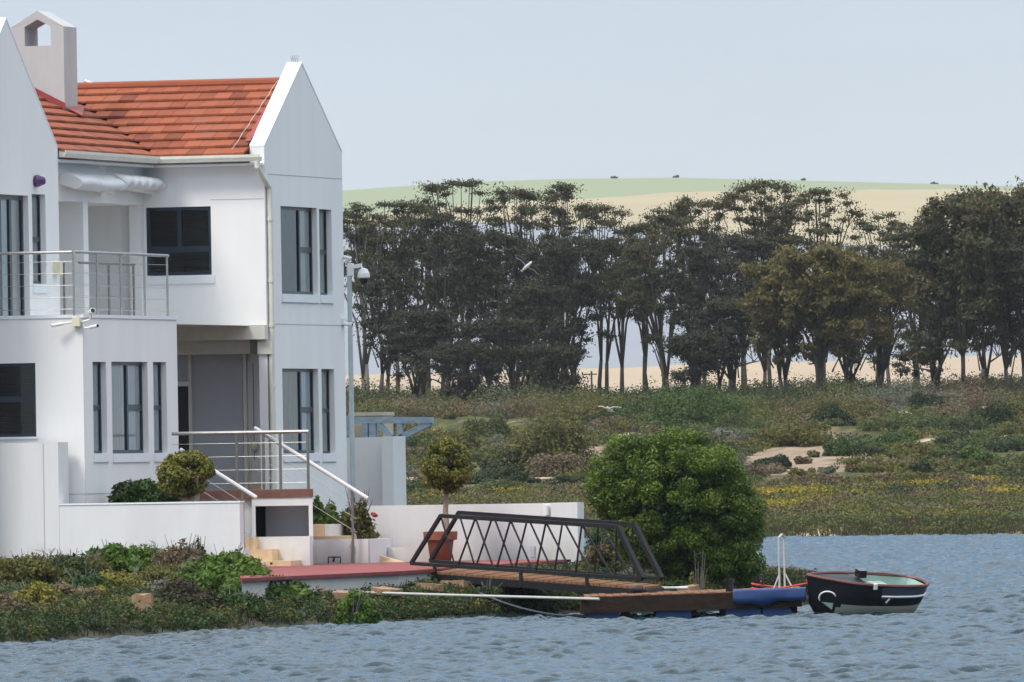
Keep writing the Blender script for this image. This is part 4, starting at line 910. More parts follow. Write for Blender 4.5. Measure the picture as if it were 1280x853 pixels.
# pontoon
pn = thing('pontoon', 'floating timber pontoon on blue plastic floats with dark posts', 'pontoon')
q0, q1 = pd(730, 752, 176.2), pd(1005, 737, 177.6); q2, q3 = pd(748, 741, 179.0), pd(1000, 734, 184)
zd0, zd1 = q0.z + .02, q1.z
f0, f1 = pd(731, 751, 176.4), pd(1006, 742, 176.4); b1 = f1 + Vector((FW[0], FW[1], 0)) * 3.4; b0 = f0 + Vector((FW[0], FW[1], 0)) * 3.4
zT = .31
fx = Vector((RT[0], RT[1], 0)); fy = Vector((FW[0], FW[1], 0)); Wd = (f1 - f0).length
def pt(s, t, z): v = f0 + fx * s + fy * t; return Vector((v.x, v.y, z))
def zdeck(s): return .33 + .06 * s / Wd
mb = MB(); n = 30
for k in range(n):
    a, b = Wd * k / n, Wd * (k + .93) / n; mb.prism([pt(a, 0, zdeck(a)), pt(b, 0, zdeck(b)), pt(b, 3.4, zdeck(b)), pt(a, 3.4, zdeck(a))], (0, 0, .03 + .005 * (k % 3)))
mb.build('deck', M['timber'], pn)
mb = MB()
for t_ in (-.04, 3.42): mb.prism([pt(-.02, t_, .10), pt(Wd * .985, t_, .15), pt(Wd * .985, t_, zdeck(Wd) + .015), pt(-.02, t_, zdeck(0) + .02)], fy * .09)
mb.prism([pt(-.06, -.05, .06), pt(.0, -.05, .06), pt(.0, -.05, .34), pt(-.06, -.05, .34)], fy * 3.5); mb.build('side_beam', M['timber_dark'], pn)
mb = MB()
for k in range(7):
    s = .06 + k * (Wd - .3) / 6; mb.prism([pt(s, .1, .03), pt(s + .12, .1, .03), pt(s + .12, .1, .28), pt(s, .1, .28)], fy * 3.1)
mb.build('joist', M['timber_dark'], pn)
for s, w in ((.02, .52), (1.12, .56), (2.22, .55), (2.80, .45)):
    for tt in (.06, 2.3):
        mb = MB(); mb.prism([pt(s, tt, -.25), pt(s + w, tt, -.25), pt(s + w, tt, .115), pt(s + w - .04, tt, .135), pt(s + .04, tt, .135), pt(s, tt, .115)], fy * .9); mb.build('float', M['blue_float'], pn)
ss = np.linspace(2.33, Wd + .02, 40); prof = [(-.090, -.16), (-.094, -.06), (-.092, .030), (-.090, .040), (-.082, .046), (-.07, .050), (.25, .050), (.55, .046)]; G = []
for k, s_ in enumerate(ss):
    row = []
    for q_, (t_, z_) in enumerate(prof):
        v = pt(s_, t_ + .012 * sin(s_ * 7 + q_ * .6) * (q_ < 2) + (.08 * sin(s_ * 5) if q_ == 7 else 0), zdeck(s_) + z_ + (.03 * sin(s_ * 6.3) + .015 * sin(s_ * 15) if q_ == 0 else .006 * sin(s_ * 9 + q_))); row.append(tuple(v))
    G.append(row)
G = np.array(G); tp = gridmesh('tarpaulin', G[:, :, 0], G[:, :, 1], G[:, :, 2], M['blue_tarp']); md = tp.modifiers.new('thickness', 'SOLIDIFY'); md.thickness = .012
tag(tp, 'blue tarpaulin draped over the seaward end of the pontoon', 'tarpaulin')
for s, t_, h, red in ((2.29, .25, .22, False), (2.75, 1.9, .22, True), (3.62, 2.2, .22, True), (4.0, .8, .20, False)):
    if s > Wd: continue
    mb = MB(); c = pt(s, t_, zdeck(s) - .2); mb.tube([c, c + Vector((0, 0, h + .22))], .065, 12); po = mb.build('mooring_post', M['black_plastic'], pn)
def rope(name, label, pts, r, m_, parent=None, cat='rope'):
    mb = MB(); mb.tube(pts, r, 6); o = mb.build(name, M[m_], parent)
    if not parent: tag(o, label, cat)
    return o
pa, pb = pt(2.75, 1.9, .48), pt(3.62, 2.2, .50); mid = (pa + pb) / 2 - Vector((0, 0, .06)); pc_ = pt(Wd + .35, .6, .60)
sw = []
for k in range(14): sw.append(pa + Vector((.075 * cos(k * 1.1), .075 * sin(k * 1.1), .06 - k * .012)))
rope('mooring_rope', 'red mooring rope strung between the posts at the pontoon end', sw + [pa, mid, pb] + [pb + Vector((.075 * cos(k * 1.1), .075 * sin(k * 1.1), -.05 + k * .01)) for k in range(10)] + [pb, pc_], .016, 'rope_red')
ld = thing('boarding_ladder', 'pale steel ladder hoop standing at the outer end of the pontoon', 'ladder')
l0, l1 = pd(974.5, 734, 177.2), pd(981, 732, 179.0); ht = pd(970, 669.5, 177.2).z
mb = MB()
for p in (l0, l1): mb.tube([(p.x, p.y, .30), (p.x, p.y, ht - .03)], .017, 8)
mb.tube([(l0.x, l0.y, ht - .04), (l0.x + .02, l0.y + .06, ht), (l1.x - .02, l1.y - .06, ht), (l1.x, l1.y, ht - .04)], .020, 8); mb.build('rail', M['grey_tube'], ld)
mb = MB()
for z in (.16, .40): mb.tube([(l0.x, l0.y, z), (l1.x, l1.y, z)], .018, 8)
for p, sg in ((l0, -1), (l1, 1)): mb.tube([(p.x, p.y, .66), (p.x + .12 * sg, p.y + .05, .40)], .012, 6)
mb.build('rung', M['white_tube'], ld)

# poles lying along the bank towards the pontoon
mb = MB(); mb.tube([pd(380, 738.5, 179.5), pd(560, 744, 178.2), pd(749, 749, 176.1)], .021, 8); tag(mb.build('mooring_pole', M['grey_tube']), 'long pale pole running from the bank to the corner of the pontoon', 'pole')
mb = MB(); mb.tube([pd(640, 732, 184), pd(770, 735.5, 181.5), pd(860, 735, 180.6)], .022, 8); tag(mb.build('spare_pole', M['white_tube']), 'pale pole lying on the bank behind the gangway foot', 'pole')
rope('chain', 'dark sagging chain from the bank to the pontoon corner', [pd(600 + k * 13, 742 + 29 * (1 - (1 - k / 10) ** 2) - (2 if k > 8 else 0), 178.8 - .25 * k) for k in range(11)], .018, 'black_plastic', cat='chain')

# boat: lofted hull, bow towards the pontoon
def make_boat():
    L = 1.8; hd = radians(24); base = pd(1075, 768, 176.9)
    bt = thing('rowing_boat', 'black clinker rowing boat with cream bottom moored at the pontoon end', 'boat', (base.x, base.y, .05))
    ns, npf = 26, 12
    def section(s):           # s 0 bow .. 1 stern
        w = .46 * (1 - (1 - min(s / .50, 1)) ** 2.2) * (1 - .30 * max(0, (s - .62) / .38) ** 2.0)
        if s > .93: w *= sqrt(max(0, 1 - ((s - .93) / .075) ** 2)) * .55 + .45
        sheer = .57 + .03 * (1 - s / .4) ** 2 * (s < .4) - .115 * s
        keel = -.16 + .30 * max(0, (.16 - s) / .16) ** 1.5 + .10 * max(0, (s - .85) / .15) ** 2
        return w, sheer, keel
    rows = []
    for i in range(ns + 1):
        s = i / ns; w, sh, kl = section(s); rake = -.05 * max(0, 1 - s / .15)
        pr = []
        for j in range(npf + 1):
            t = j / npf; z = kl + (sh - kl) * t; f = (1 - (1 - t) ** 2.3) ** .62; x = (s - .5) * L + rake * t * 1.6
            if s > .8: x += .16 * (s - .8) / .2 * t
            pr.append((x, w * f, z))
        rows.append(pr)
    groups = {'hull_black': MB(), 'hull_grey': MB(), 'hull_cream': MB()}
    gsides = [MB(), MB()]; WLz = .165
    for sgn in (-1, 1):
        for i in range(ns):
            for j in range(npf):
                a, b, c, d = rows[i][j], rows[i + 1][j], rows[i + 1][j + 1], rows[i][j + 1]
                zm = (a[2] + c[2]) / 2; gi = 0 if sgn < 0 else 1; g = 'hull_cream' if (zm < WLz and i > 4) else ('hull_grey' if zm > .30 and i > 14 else 'hull_black')
                (gsides[gi] if g == 'hull_grey' else groups[g]).quad(*[(p[0], sgn * p[1], p[2]) for p in ((a, b, c, d) if sgn < 0 else (d, c, b, a))])
    pr = rows[-1]; groups['hull_black'].poly([(p[0], -p[1], p[2]) for p in pr] + [(p[0], p[1], p[2]) for p in pr[::-1]])
    hull = groups['hull_black'].build('hull', M['hull_black'], bt, smooth=True)
    [gg.build('upper_strake', M['hull_grey'], hull, smooth=True) for gg in gsides]; groups['hull_cream'].build('bottom_paint', M['hull_cream'], hull, smooth=True)
    # inside skin, foredeck, thwart
    i0 = 12; mb = MB()
    for sgn in (-1, 1):
        for i in range(i0, ns):
            for j in range(npf):
                k = .93
                a, b, c, d = rows[i][j], rows[i + 1][j], rows[i + 1][j + 1], rows[i][j + 1]
                q = [(p[0] if i < ns - 1 else p[0] - (.05 if p in (b, c) else 0), sgn * p[1] * k, max(p[2] + .03 * (p[2] < .3), .06)) for p in (a, b, c, d)]
                mb.quad(*(q if sgn > 0 else q[::-1]))
    pr = rows[-1]; mb.poly([(p[0] - .05, -p[1] * .93, max(p[2], .06)) for p in pr] + [(p[0] - .05, p[1] * .93, max(p[2], .06)) for p in pr[::-1]])
    mb.poly([(rows[i0][j][0], -rows[i0][j][1] * .93, max(rows[i0][j][2], .06)) for j in range(npf + 1)] + [(rows[i0][j][0], rows[i0][j][1] * .93, max(rows[i0][j][2], .06)) for j in range(npf, -1, -1)])
    mb.build('interior', M['mint'], bt)
    mb = MB()
    for i in range(i0):
        a, b = rows[i][-1], rows[i + 1][-1]; cr = .03
        mb.quad((a[0], -a[1], a[2]), (b[0], -b[1], b[2]), (b[0], 0, b[2] + cr), (a[0], 0, a[2] + cr)); mb.quad((a[0], 0, a[2] + cr), (b[0], 0, b[2] + cr), (b[0], b[1], b[2]), (a[0], a[1], a[2]))
    mb.build('foredeck', M['hull_black'], bt)
    for sgn in (-1, 1):
        mb = MB(); mb.tube([(r[-1][0], sgn * r[-1][1], r[-1][2] + .012) for r in rows], .026, 6); mb.build('gunwale', M['red_trim'], bt)
    mb = MB(); r = rows[-1][-1]; mb.tube([(r[0], -r[1], r[2] + .012), (r[0] + .012, 0, r[2] + .02), (r[0], r[1], r[2] + .012)], .026, 6); mb.build('gunwale', M['red_trim'], bt)
    mb = MB(); x = (.72 - .5) * L; w = section(.72)[0] * .9; mb.box(x - .12, x + .12, -w, w, .36, .40); mb.build('thwart', M['mint'], bt)
    # white rubbing strake on the after half, near side
    mb = MB(); jj = 9
    pts = [Vector((rows[i][jj][0], -rows[i][jj][1] - .012, rows[i][jj][2])) for i in range(15, ns + 1)]; mb.tube(pts, .018, 6); mb.build('rubbing_strake', M['white_plastic'], bt)
    # white crescent and pale patch at the bow, near side
    def side(s, z, off=.012):
        i = s * ns; i0_ = int(i); f = i - i0_; r0, r1 = rows[i0_], rows[min(i0_ + 1, ns)]
        P_ = [tuple(np.array(a) * (1 - f) + np.array(b) * f) for a, b in zip(r0, r1)]
        for p, q in zip(P_, P_[1:]):
            if p[2] <= z <= q[2]:
                u = (z - p[2]) / (q[2] - p[2]); v = [p[k] + (q[k] - p[k]) * u for k in range(3)]; return Vector((v[0], -v[1] - off, z))
        return Vector((P_[-1][0], -P_[-1][1] - off, z))
    mb = MB(); arc = [side(.125 + .055 * cos(a), .27 + .115 * sin(a)) for a in np.linspace(.4, pi + .5, 12)]; mb.tube(arc, [.006] + [.014] * 10 + [.006], 6); mb.build('bow_crescent', M['white_plastic'], bt)
    mb = MB(); mb.poly([side(.085, .205, .02), side(.165, .205, .02), side(.165, .09, .02)][::-1]); mb.build('bow_patch', M['mint'], bt)
    mb = MB(); mb.box(-.10, .02, -.10, .08, .56, .68); mb.build('deck_block', M['black_plastic'], bt)
    mb = MB(); v = side(.62, .23, .03); mb.tube([v, v + Vector((.06, -.01, .07))], .02, 6); mb.build('rowlock', M['steel'], bt)
    mb = MB(); mb.tube([(.05, .30, .56), (.55, .36, .53), (.82, .30, .50)], .016, 6); mb.build('oar', M['red_trim'], bt)
    mb = MB(); v = side(.505, sectz(.5) - .06, .02) if False else side(.50, .50, .02); mb.box(v.x - .03, v.x + .03, v.y - .02, v.y + .02, v.z - .04, v.z + .05); mb.build('cleat', M['white_plastic'], bt)
    bt.rotation_euler = (radians(12), 0, YAW + hd); 
    return bt
boat = make_boat()

# ------------------------------------------------------------------ plants close by
def foliage_obj(name, C, R, n, size, m_, seed, parent=None, **k):
    rng = np.random.default_rng(seed); V, Q, T = leaves(rng, np.asarray(C, float), np.asarray(R, float), n, size, **k)
    return npmesh(name, V, Q, M[m_], parent, T)
def topiary(name, label, cpx, cpy, D, r, base_z, m_='topiary_leaf', pot=False, seed=1, tr=.05, sq=1.0, clump=34, n=150):
    c = PD(cpx, cpy, D); o = thing(name, label, 'topiary', (c.x, c.y, base_z)); rng = np.random.default_rng(seed)
    C, R = blob_clumps(rng, clump, r, r, r * sq, (.24, .36), low=.75); C[:, 2] = rng.normal(size=clump) * 0 + C[:, 2]; d = rng.normal(size=(clump, 3)); d /= np.linalg.norm(d, axis=1)[:, None]; C = d * np.array([r, r, r * sq]) * .72
    C[:, 2] += c.z - base_z
    f = foliage_obj('crown', C, R, int(n * 1.5), .033, m_, seed + 1, o)
    mb = MB(); rg = random.Random(seed); h = c.z - base_z
    mb.tube([(0.02, 0, -.02), (-.02, .01, h * .35), (.015, 0, h * .7), (0, 0, h)], [tr * 1.15, tr, tr * .9, tr * .7], 8)
    for k in range(5): a = k * 1.3; mb.tube([(0, 0, h - r * .75), (cos(a) * r * .5, sin(a) * r * .5, h - r * .1)], [tr * .5, tr * .2], 5)
    mb.build('trunk', M['bark_pale'], o)
    return o
t1 = topiary('topiary_tree', 'round clipped golden topiary ball on a slim stem in the terracotta pot', 557, 583, 196.3, .50, PD(555, 672, 196.3).z, seed=3, clump=44, n=190)
cpot = PD(551, 700, 196.3); pz = PD(551, 664.5, 196.3).z
pot = thing('plant_pot', 'big terracotta pot with thick rim behind the gangway', 'pot', (cpot.x, cpot.y, TZ)); hp = pz - TZ; R_ = 21 * 196.3 / F
mb = MB(); mb.lathe((0, 0, 0), [(0, .0), (R_ * .62, 0), (R_ * .78, hp * .66), (R_ * .80, hp * .72)], 28); mb.build('body', M['terracotta'], pot, smooth=True)
mb = MB(); mb.lathe((0, 0, 0), [(R_ * .80, hp * .70), (R_ * 1.0, hp * .72), (R_ * 1.03, hp * .99), (R_ * .97, hp), (R_ * .88, hp * .96), (R_ * .86, hp * .85)], 28); mb.build('rim', M['terracotta'], pot)
mb = MB(); mb.lathe((0, 0, hp * .86), [(0, .01), (R_ * .86, 0)], 20); mb.build('soil', M['bark_dark'], pot)
t2 = topiary('topiary_tree', 'golden topiary with slanting lopsided top behind the low garden wall', 244, 592, 190.6, .50, PD(246, 632, 190.6).z - .5, seed=8, tr=.075, sq=.80, clump=44, n=190)
for ch in t2.children:
    if ch.name.startswith('crown'): ch.scale = (1.08, 1.0, 1.0); ch.rotation_euler = (0, radians(-9), 0)
def bush(name, label, cat, cpx, cpy, D, rx_, rz_, m_, seed, n=140, size=.05, clump=26, ry_=None, base=None, group=None, twig=True, cr=(.26, .42), low=.1, **k):
    c = PD(cpx, cpy, D); z0 = c.z if base is None else base; rng = np.random.default_rng(seed)
    o = thing(name, label, cat, (c.x, c.y, z0), group); C, R = blob_clumps(rng, clump, rx_, ry_ or rx_, rz_, cr, low)
    foliage_obj('leaves', C, R, n, size, m_, seed + 1, o, **k)
    if twig:
        mb = MB(); rg = random.Random(seed)
        for q in range(9): a = rg.random() * 6.28; f = rg.uniform(.3, .8); mb.tube([(0, 0, -.05), (cos(a) * rx_ * f * .5, sin(a) * rx_ * f * .5, rz_ * .45), (cos(a) * rx_ * f, sin(a) * rx_ * f, rz_ * rg.uniform(.7, .95))], [.022, .014, .005], 5)
        mb.build('stem', M['bark'], o)
    return o
bush('garden_shrub', 'low dark green rounded shrub against the block wall behind garden wall', 'shrub', 179, 632, 191.4, .62, .50, 'deep_leaf', 21, size=.05, n=230, ry_=.4)
bush('garden_shrub', 'bright green leafy shrub in the planter behind the rear handrail', 'shrub', 403, 674, 197.6, .28, .80, 'green_leaf', 22, size=.06, n=80, clump=18)
bush('garden_shrub', 'second green leafy plant low between rear steps and the rose bush', 'shrub', 424, 674, 198.2, .25, .55, 'green_leaf', 23, size=.055, n=70, clump=14)
rb = bush('rose_bush', 'sparse brownish rose bush with one red bloom in the planter', 'rose bush', 449, 676, 197.4, .40, 1.0, 'scrub_olive', 24, size=.05, n=46, clump=22, cr=(.18, .34))
mb = MB(); c = PD(468, 644, 197) - rb.location; mb.ball(c, .045, 8, 6); mb.ball(c + Vector((-.04, .02, .02)), .035, 8, 6); mb.ball(c + Vector((.035, .0, -.01)), .03, 8, 6); mb.build('bloom', M['petal'], rb)
def spiky(name, label, cpx, cpy, D, h, n, seed, m_='deep_leaf', w=.05, sp=.12):
    c = PD(cpx, cpy, D); rng = np.random.default_rng(seed); P_ = np.zeros((n, 3)); P_[:, 0] = rng.normal(size=n) * sp; P_[:, 1] = rng.normal(size=n) * sp; V, Q = blades(rng, P_, h, w, .5)
    o = npmesh(name, V, Q, M[m_], None, rng.random(len(Q))); o.location = c; tag(o, label, 'plant'); return o
spiky('succulent_plant', 'spiky green succulent behind the kerb wall left of the pot', 500, 686, 198.8, .36, 60, 31, sp=.16)
spiky('succulent_plant', 'single upright green shoot behind kerb wall beside the planter end', 463, 686, 198.8, .24, 14, 32, sp=.03)
spiky('succulent_plant', 'two dark thin stalks just left of the terracotta pot', 519, 686, 198.8, .36, 5, 33, 'reed', .03, .03)
mb = MB(); c = PD(477, 684, 199); mb.tube([c - Vector((0, 0, .1)), c + Vector((0, 0, .12))], .022, 8); mb.ball(c + Vector((0, 0, .13)), .03, 8, 6); tag(mb.build('garden_light', M['black_plastic']), 'small black garden light post behind the kerb wall', 'garden light')

# the big round bush at the end of the bank
def big_bush():
    D = 186.5; sc = D / F; c = PD(845, 735, D); o = thing('round_bush', 'huge round glossy green bush at the water behind the pontoon', 'bush', (c.x, c.y, float(bank_z(c.x, c.y))))
    rng = np.random.default_rng(77); LB = [(848, 630, 97, 97), (797, 602, 64, 62), (892, 655, 64, 66), (865, 690, 66, 44), (905, 698, 48, 34)]
    C = []; R = []; Ci = []; Ri = []
    for px, py, rx_, rz_ in LB:
        k = int(rx_ * rz_ / 48) + 8
        d = rng.normal(size=(k, 3)); d /= np.linalg.norm(d, axis=1)[:, None]
        p = PD(px, py, D)
        for q in d:
            for f, cc, rr, su in ((rng.uniform(.84, .91), C, R, rng.uniform(.13, .21)), (rng.uniform(.2, .6), Ci, Ri, .35)):
                v = q * np.array([rx_, rx_ * .95, rz_]) * sc * f
                w = rt3 * v[0] + fw3 * v[1]; cc.append((p.x + w[0] - o.location.x, p.y + w[1] - o.location.y, p.z + v[2] - o.location.z)); rr.append((su * 1.1, su * 1.1, su * .85))
    C = np.array(C); R = np.array(R)
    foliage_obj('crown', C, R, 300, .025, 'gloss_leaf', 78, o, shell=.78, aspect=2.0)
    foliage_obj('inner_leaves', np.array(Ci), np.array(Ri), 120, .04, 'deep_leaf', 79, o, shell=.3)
    mb = MB(); rg = random.Random(3)
    for q in range(9):
        a = rg.uniform(0, 6.28); r0 = rg.uniform(.05, .3); r1 = rg.uniform(.4, 1.0); h = rg.uniform(.9, 1.9); x0 = rg.uniform(-.35, .6)
        mb.tube([(x0 + r0 * cos(a), r0 * sin(a), -.2), (x0 + r0 * 1.8 * cos(a), r0 * 1.8 * sin(a), h * .4), (x0 * .6 + r1 * cos(a), r1 * sin(a), h)], [.055, .04, .015], 7)
    mb.build('trunk', M['bark_dark'], o)
rt3 = np.array([RT[0], RT[1], 0]); fw3 = np.array([FW[0], FW[1], 0])
big_bush()

# bank plants, each bush of its own
def bankbush(label, px, py_top, D, rpx, m_, seed, name='bank_shrub', n=190, size=.036, clump=30, hmul=1.0, **k):
    if px < 340: py_top -= 9; rpx *= 1.25; clump = int(clump * 1.5)
    """a bush standing on the bank: its foot is on the ground there, its top reaches py_top"""
    sc = D / F; x, y = XYL((px - 640) * sc + .0, D); p = PD(px, py_top, D); g = float(bank_z(p.x, p.y)); h = max(.2, p.z - g)
    c = PD(px, 700, D); rng = np.random.default_rng(seed); o = thing(name, label, 'shrub', (p.x, p.y, g - .03))
    C, R = blob_clumps(rng, clump, rpx * sc * .9, rpx * sc * 1.3, h * .92, (.24, .4), .1)
    foliage_obj('leaves', C, R, n, size, m_, seed + 1, o, **k)
    mb = MB(); rg = random.Random(seed)
    for q in range(8): a = rg.random() * 6.28; f = rg.uniform(.2, .9) * rpx * sc; mb.tube([(0, 0, 0), (cos(a) * f * .5, sin(a) * f * .5, h * .5), (cos(a) * f, sin(a) * f, h * rg.uniform(.8, 1.1))], [.015, .01, .004], 4)
    mb.build('stem', M['bark'], o); return o
bankbush('leafy bright green bush at the wall foot, uppermost on the bank', 142, 684, 183, 36, 'green_leaf', 101, size=.055)
bankbush('green bush with one tall sprig under the garden wall', 186, 684, 183.5, 26, 'green_leaf', 102, clump=22)
bankbush('dry brown twiggy bush under the garden wall near its end', 225, 676, 182.5, 34, 'scrub_brown', 103, clump=26, n=110)
bankbush('thin green sprig bush standing right of the dry twiggy bush', 249, 678, 183, 9, 'deep_leaf', 104, clump=9, n=70)
bankbush('largest bright green bush of the bank, spilling down to the terrace corner', 285, 690, 178.5, 52, 'green_leaf', 105, clump=60, n=150, size=.05)
bankbush('mid green bush low at the water below the largest bush', 328, 722, 176, 44, 'green_leaf', 106, clump=40, size=.05)
bankbush('small green bush at the terrace corner by the white edge', 357, 740, 175.6, 28, 'deep_leaf', 107, clump=24)
bankbush('olive green bush in the middle of the bank under the twiggy bush', 205, 705, 178.5, 40, 'scrub_olive', 108, clump=34)
bankbush('yellow flowering bush left of the orange rock', 150, 716, 176, 34, 'yellow_bush', 109, clump=28)
bankbush('dark green bush between the two yellow bushes', 108, 718, 174, 26, 'deep_leaf', 110, clump=26)
bankbush('bright yellow-green bush below the dark one near the water', 118, 736, 170.5, 24, 'yellow_bush', 111, clump=24)
bankbush('brown dry bush low on the bank near the left', 88, 734, 170, 32, 'scrub_brown', 112, clump=28)
bankbush('olive bush with yellow tips at the left edge of the bank', 40, 732, 168, 36, 'yellow_bush', 113, clump=30)
bankbush('olive bush along the wall at the far left', 30, 696, 178, 40, 'scrub_olive', 114, clump=30)
bankbush('dark green bush at the foot of the high wall, left of its step', 88, 694, 180, 36, 'bank_dark', 115, clump=28)
bankbush('grey dry bush just above the orange rock', 195, 726, 174.5, 20, 'scrub_grey', 116, clump=18)
bankbush('rusty brown low bush at the left edge near the water', 8, 748, 166, 28, 'scrub_brown', 117, clump=24)
bankbush('low bright green bush under the pale pole', 440, 735, 175.6, 34, 'green_leaf', 118, clump=28, size=.04)
bankbush('dark dry twiggy bush beneath the gangway', 608, 722, 181.8, 26, 'scrub_dark', 119, clump=22)
bankbush('yellow-green bush between the sea wall and the round bush', 778, 664, 189, 24, 'yellow_bush', 120, clump=26)
bankbush('straw coloured bush left of the yellow-green bush by the sea wall', 745, 672, 188, 24, 'scrub_brown', 121, clump=22)
bankbush('dark green bush behind the sea wall end', 752, 650, 195, 26, 'deep_leaf', 122, clump=26)
bankbush('grey-green low bush at the gangway foot', 800, 700, 186, 30, 'scrub_grey', 123, clump=24)
bankbush('feathery straw bush at the foot of the round bush', 872, 694, 184, 22, 'scrub_olive', 124, clump=22)
bankbush('dark brown feathery bush at the water edge right of the orange rock', 235, 730, 171.5, 36, 'reed', 125, clump=34, n=260, size=.04)
bankbush('olive bush low at the water left of the dark feathery bush', 150, 752, 169.5, 38, 'scrub_olive', 126, clump=30)
bankbush('dull green bush at the water right of the dark feathery bush', 290, 745, 172.5, 34, 'deep_leaf', 127, clump=30)
bankbush('olive-brown bush along the wall just left of the uppermost leafy green one', 112, 694, 181, 26, 'scrub_olive', 128, clump=26)
# rocks
def rock(label, px, py, D, r, m_='stone', seed=1, flat=.7, name='rock'):
    c = PD(px, py, D); rg = np.random.default_rng(seed); mb = MB(); mb.ball((0, 0, 0), 1, 10, 7); V = np.array(mb.v); V *= np.array(r); V += rg.normal(size=V.shape) * .0
    a = np.abs(V / np.array(r)); V = V / np.maximum(np.max(a, axis=1), .62)[:, None] * .8; V *= 1 + .08 * np.sin(V * 9 + seed)
    mb.v = [tuple(v) for v in V]; o = mb.build(name, M[m_]); o.location = c; o.rotation_euler = (0, .12, seed); tag(o, label, 'rock'); return o
rock('orange sandstone block among the bushes above the reeds', 178, 759, 168.9, (.15, .2, .26), seed=2)
rng = random.Random(9)
for k, (px, py, D, w, lb) in enumerate(((395, 741, 177.4, .26, 'pale concrete lump under the terrace edge, nearest the green bush'), (435, 742, 177.2, .22, 'pale concrete lump under the terrace edge, left of the gangway'), (482, 738, 179, .30, 'long pale concrete lump under the terrace edge beside the gangway foot'), (537, 733, 181.2, .26, 'beige rock behind the gangway foot'), (568, 730, 182.6, .28, 'beige rock under the gangway deck'), (628, 727, 184.2, .2, 'beige rock right of the dark twiggy bush'), (860, 735, 182, .22, 'beige rock at the foot of the round bush'))):
    rock(lb, px, py + 1.5, D, (w * .8, .3, .075), 'stone', k + 4)

# low ground cover on the bank
def bank_cover():
    rng = np.random.default_rng(91); C = []; R = []; T = []; kind = []
    for _ in range(5200):
        y = rng.uniform(-62, -9.5); x = float(xwater(y)) - (rng.random() ** 1.3 * 8.5 if y < -23 else abs(rng.normal()) * .8) - .10
        if y > -25.5 and x < (A_.x + (y - A_.y) * (Dp.x - A_.x) / (Dp.y - A_.y)) + .10 + (.8 if y > -14 else 0): continue
        s = rng.uniform(.08, .20) * (1.35 if y < -24 else 1); C.append((x, y, float(bank_z(x, y)) + s * .25)); R.append((s, s * 1.5, s * rng.uniform(.5, 1.0))); kind.append(float(fbm(x * .7, y * .22, 3)))
    for _ in range(900):
        y = rng.uniform(-13, 0); x = float(xwater(y)) - rng.random() * 5 - .1
        if x < 6.6 + (0 if y < -1.2 else -9): continue
        s = rng.uniform(.08, .2); C.append((x, y, float(bank_z(x, y)) + s * .25)); R.append((s, s * 1.5, s * rng.uniform(.5, .9))); kind.append(float(fbm(x * .7, y * .22, 3)))
    C = np.array(C); R = np.array(R); kind = np.array(kind)
    qs = np.quantile(kind, [.36, .50, .82]); sel = np.digitize(kind + rng.normal(size=len(kind)) * .05, qs)
    for k, m_ in enumerate(('bank_dark', 'scrub_olive', 'deep_leaf', 'scrub_brown')):
        i = sel == k
        o = foliage_obj('ground_cover', C[i], R[i], 90, .028, m_, 200 + k); tag(o, ('dark', 'olive', 'green', 'dry brown')[k] + ' low plants carpeting the near bank', 'ground cover', kind='stuff')
bank_cover()
def bank_grass():
    rng = np.random.default_rng(17); n = 26000; y = rng.uniform(-62, 0, n); x = xwater(y) - np.abs(rng.normal(size=n)) * np.where(y < -24, 1.6, .8) - .04
    ok = ~((y > -25.5) & (x < (A_.x + (y - A_.y) * (Dp.x - A_.x) / (Dp.y - A_.y)) + .06)); x, y = x[ok], y[ok]
    P_ = np.stack([x, y, bank_z(x, y) - .02], -1); V, Q = blades(rng, P_, .17, .018, .6)
    o = npmesh('bank_grass', V, Q, M['reed'], None, rng.random(len(Q))); tag(o, 'short dry grass and rushes along the water edge', 'grass', kind='stuff')
bank_grass()
# twigs sticking out of the scrub at the left
mb = MB(); rg = random.Random(6)
for (px, py, D) in ((58, 700, 179), (62, 700, 179), (195, 690, 182), (70, 700, 178), (88, 705, 178), (20, 705, 178)):
    p = PD(px, py, D)
    for k in range(2): a = rg.uniform(-1, 1); q = p + Vector((a * .25, 0, rg.uniform(.06, .22))); mb.tube([p - Vector((0, 0, .3)), (p + q) / 2 + Vector((.02, 0, .05)), q], [.008, .006, .003], 5)
tag(mb.build('dry_twigs', M['bark_dark']), 'bare dry twigs rising above the scrub below the high wall', 'twigs', kind='stuff')

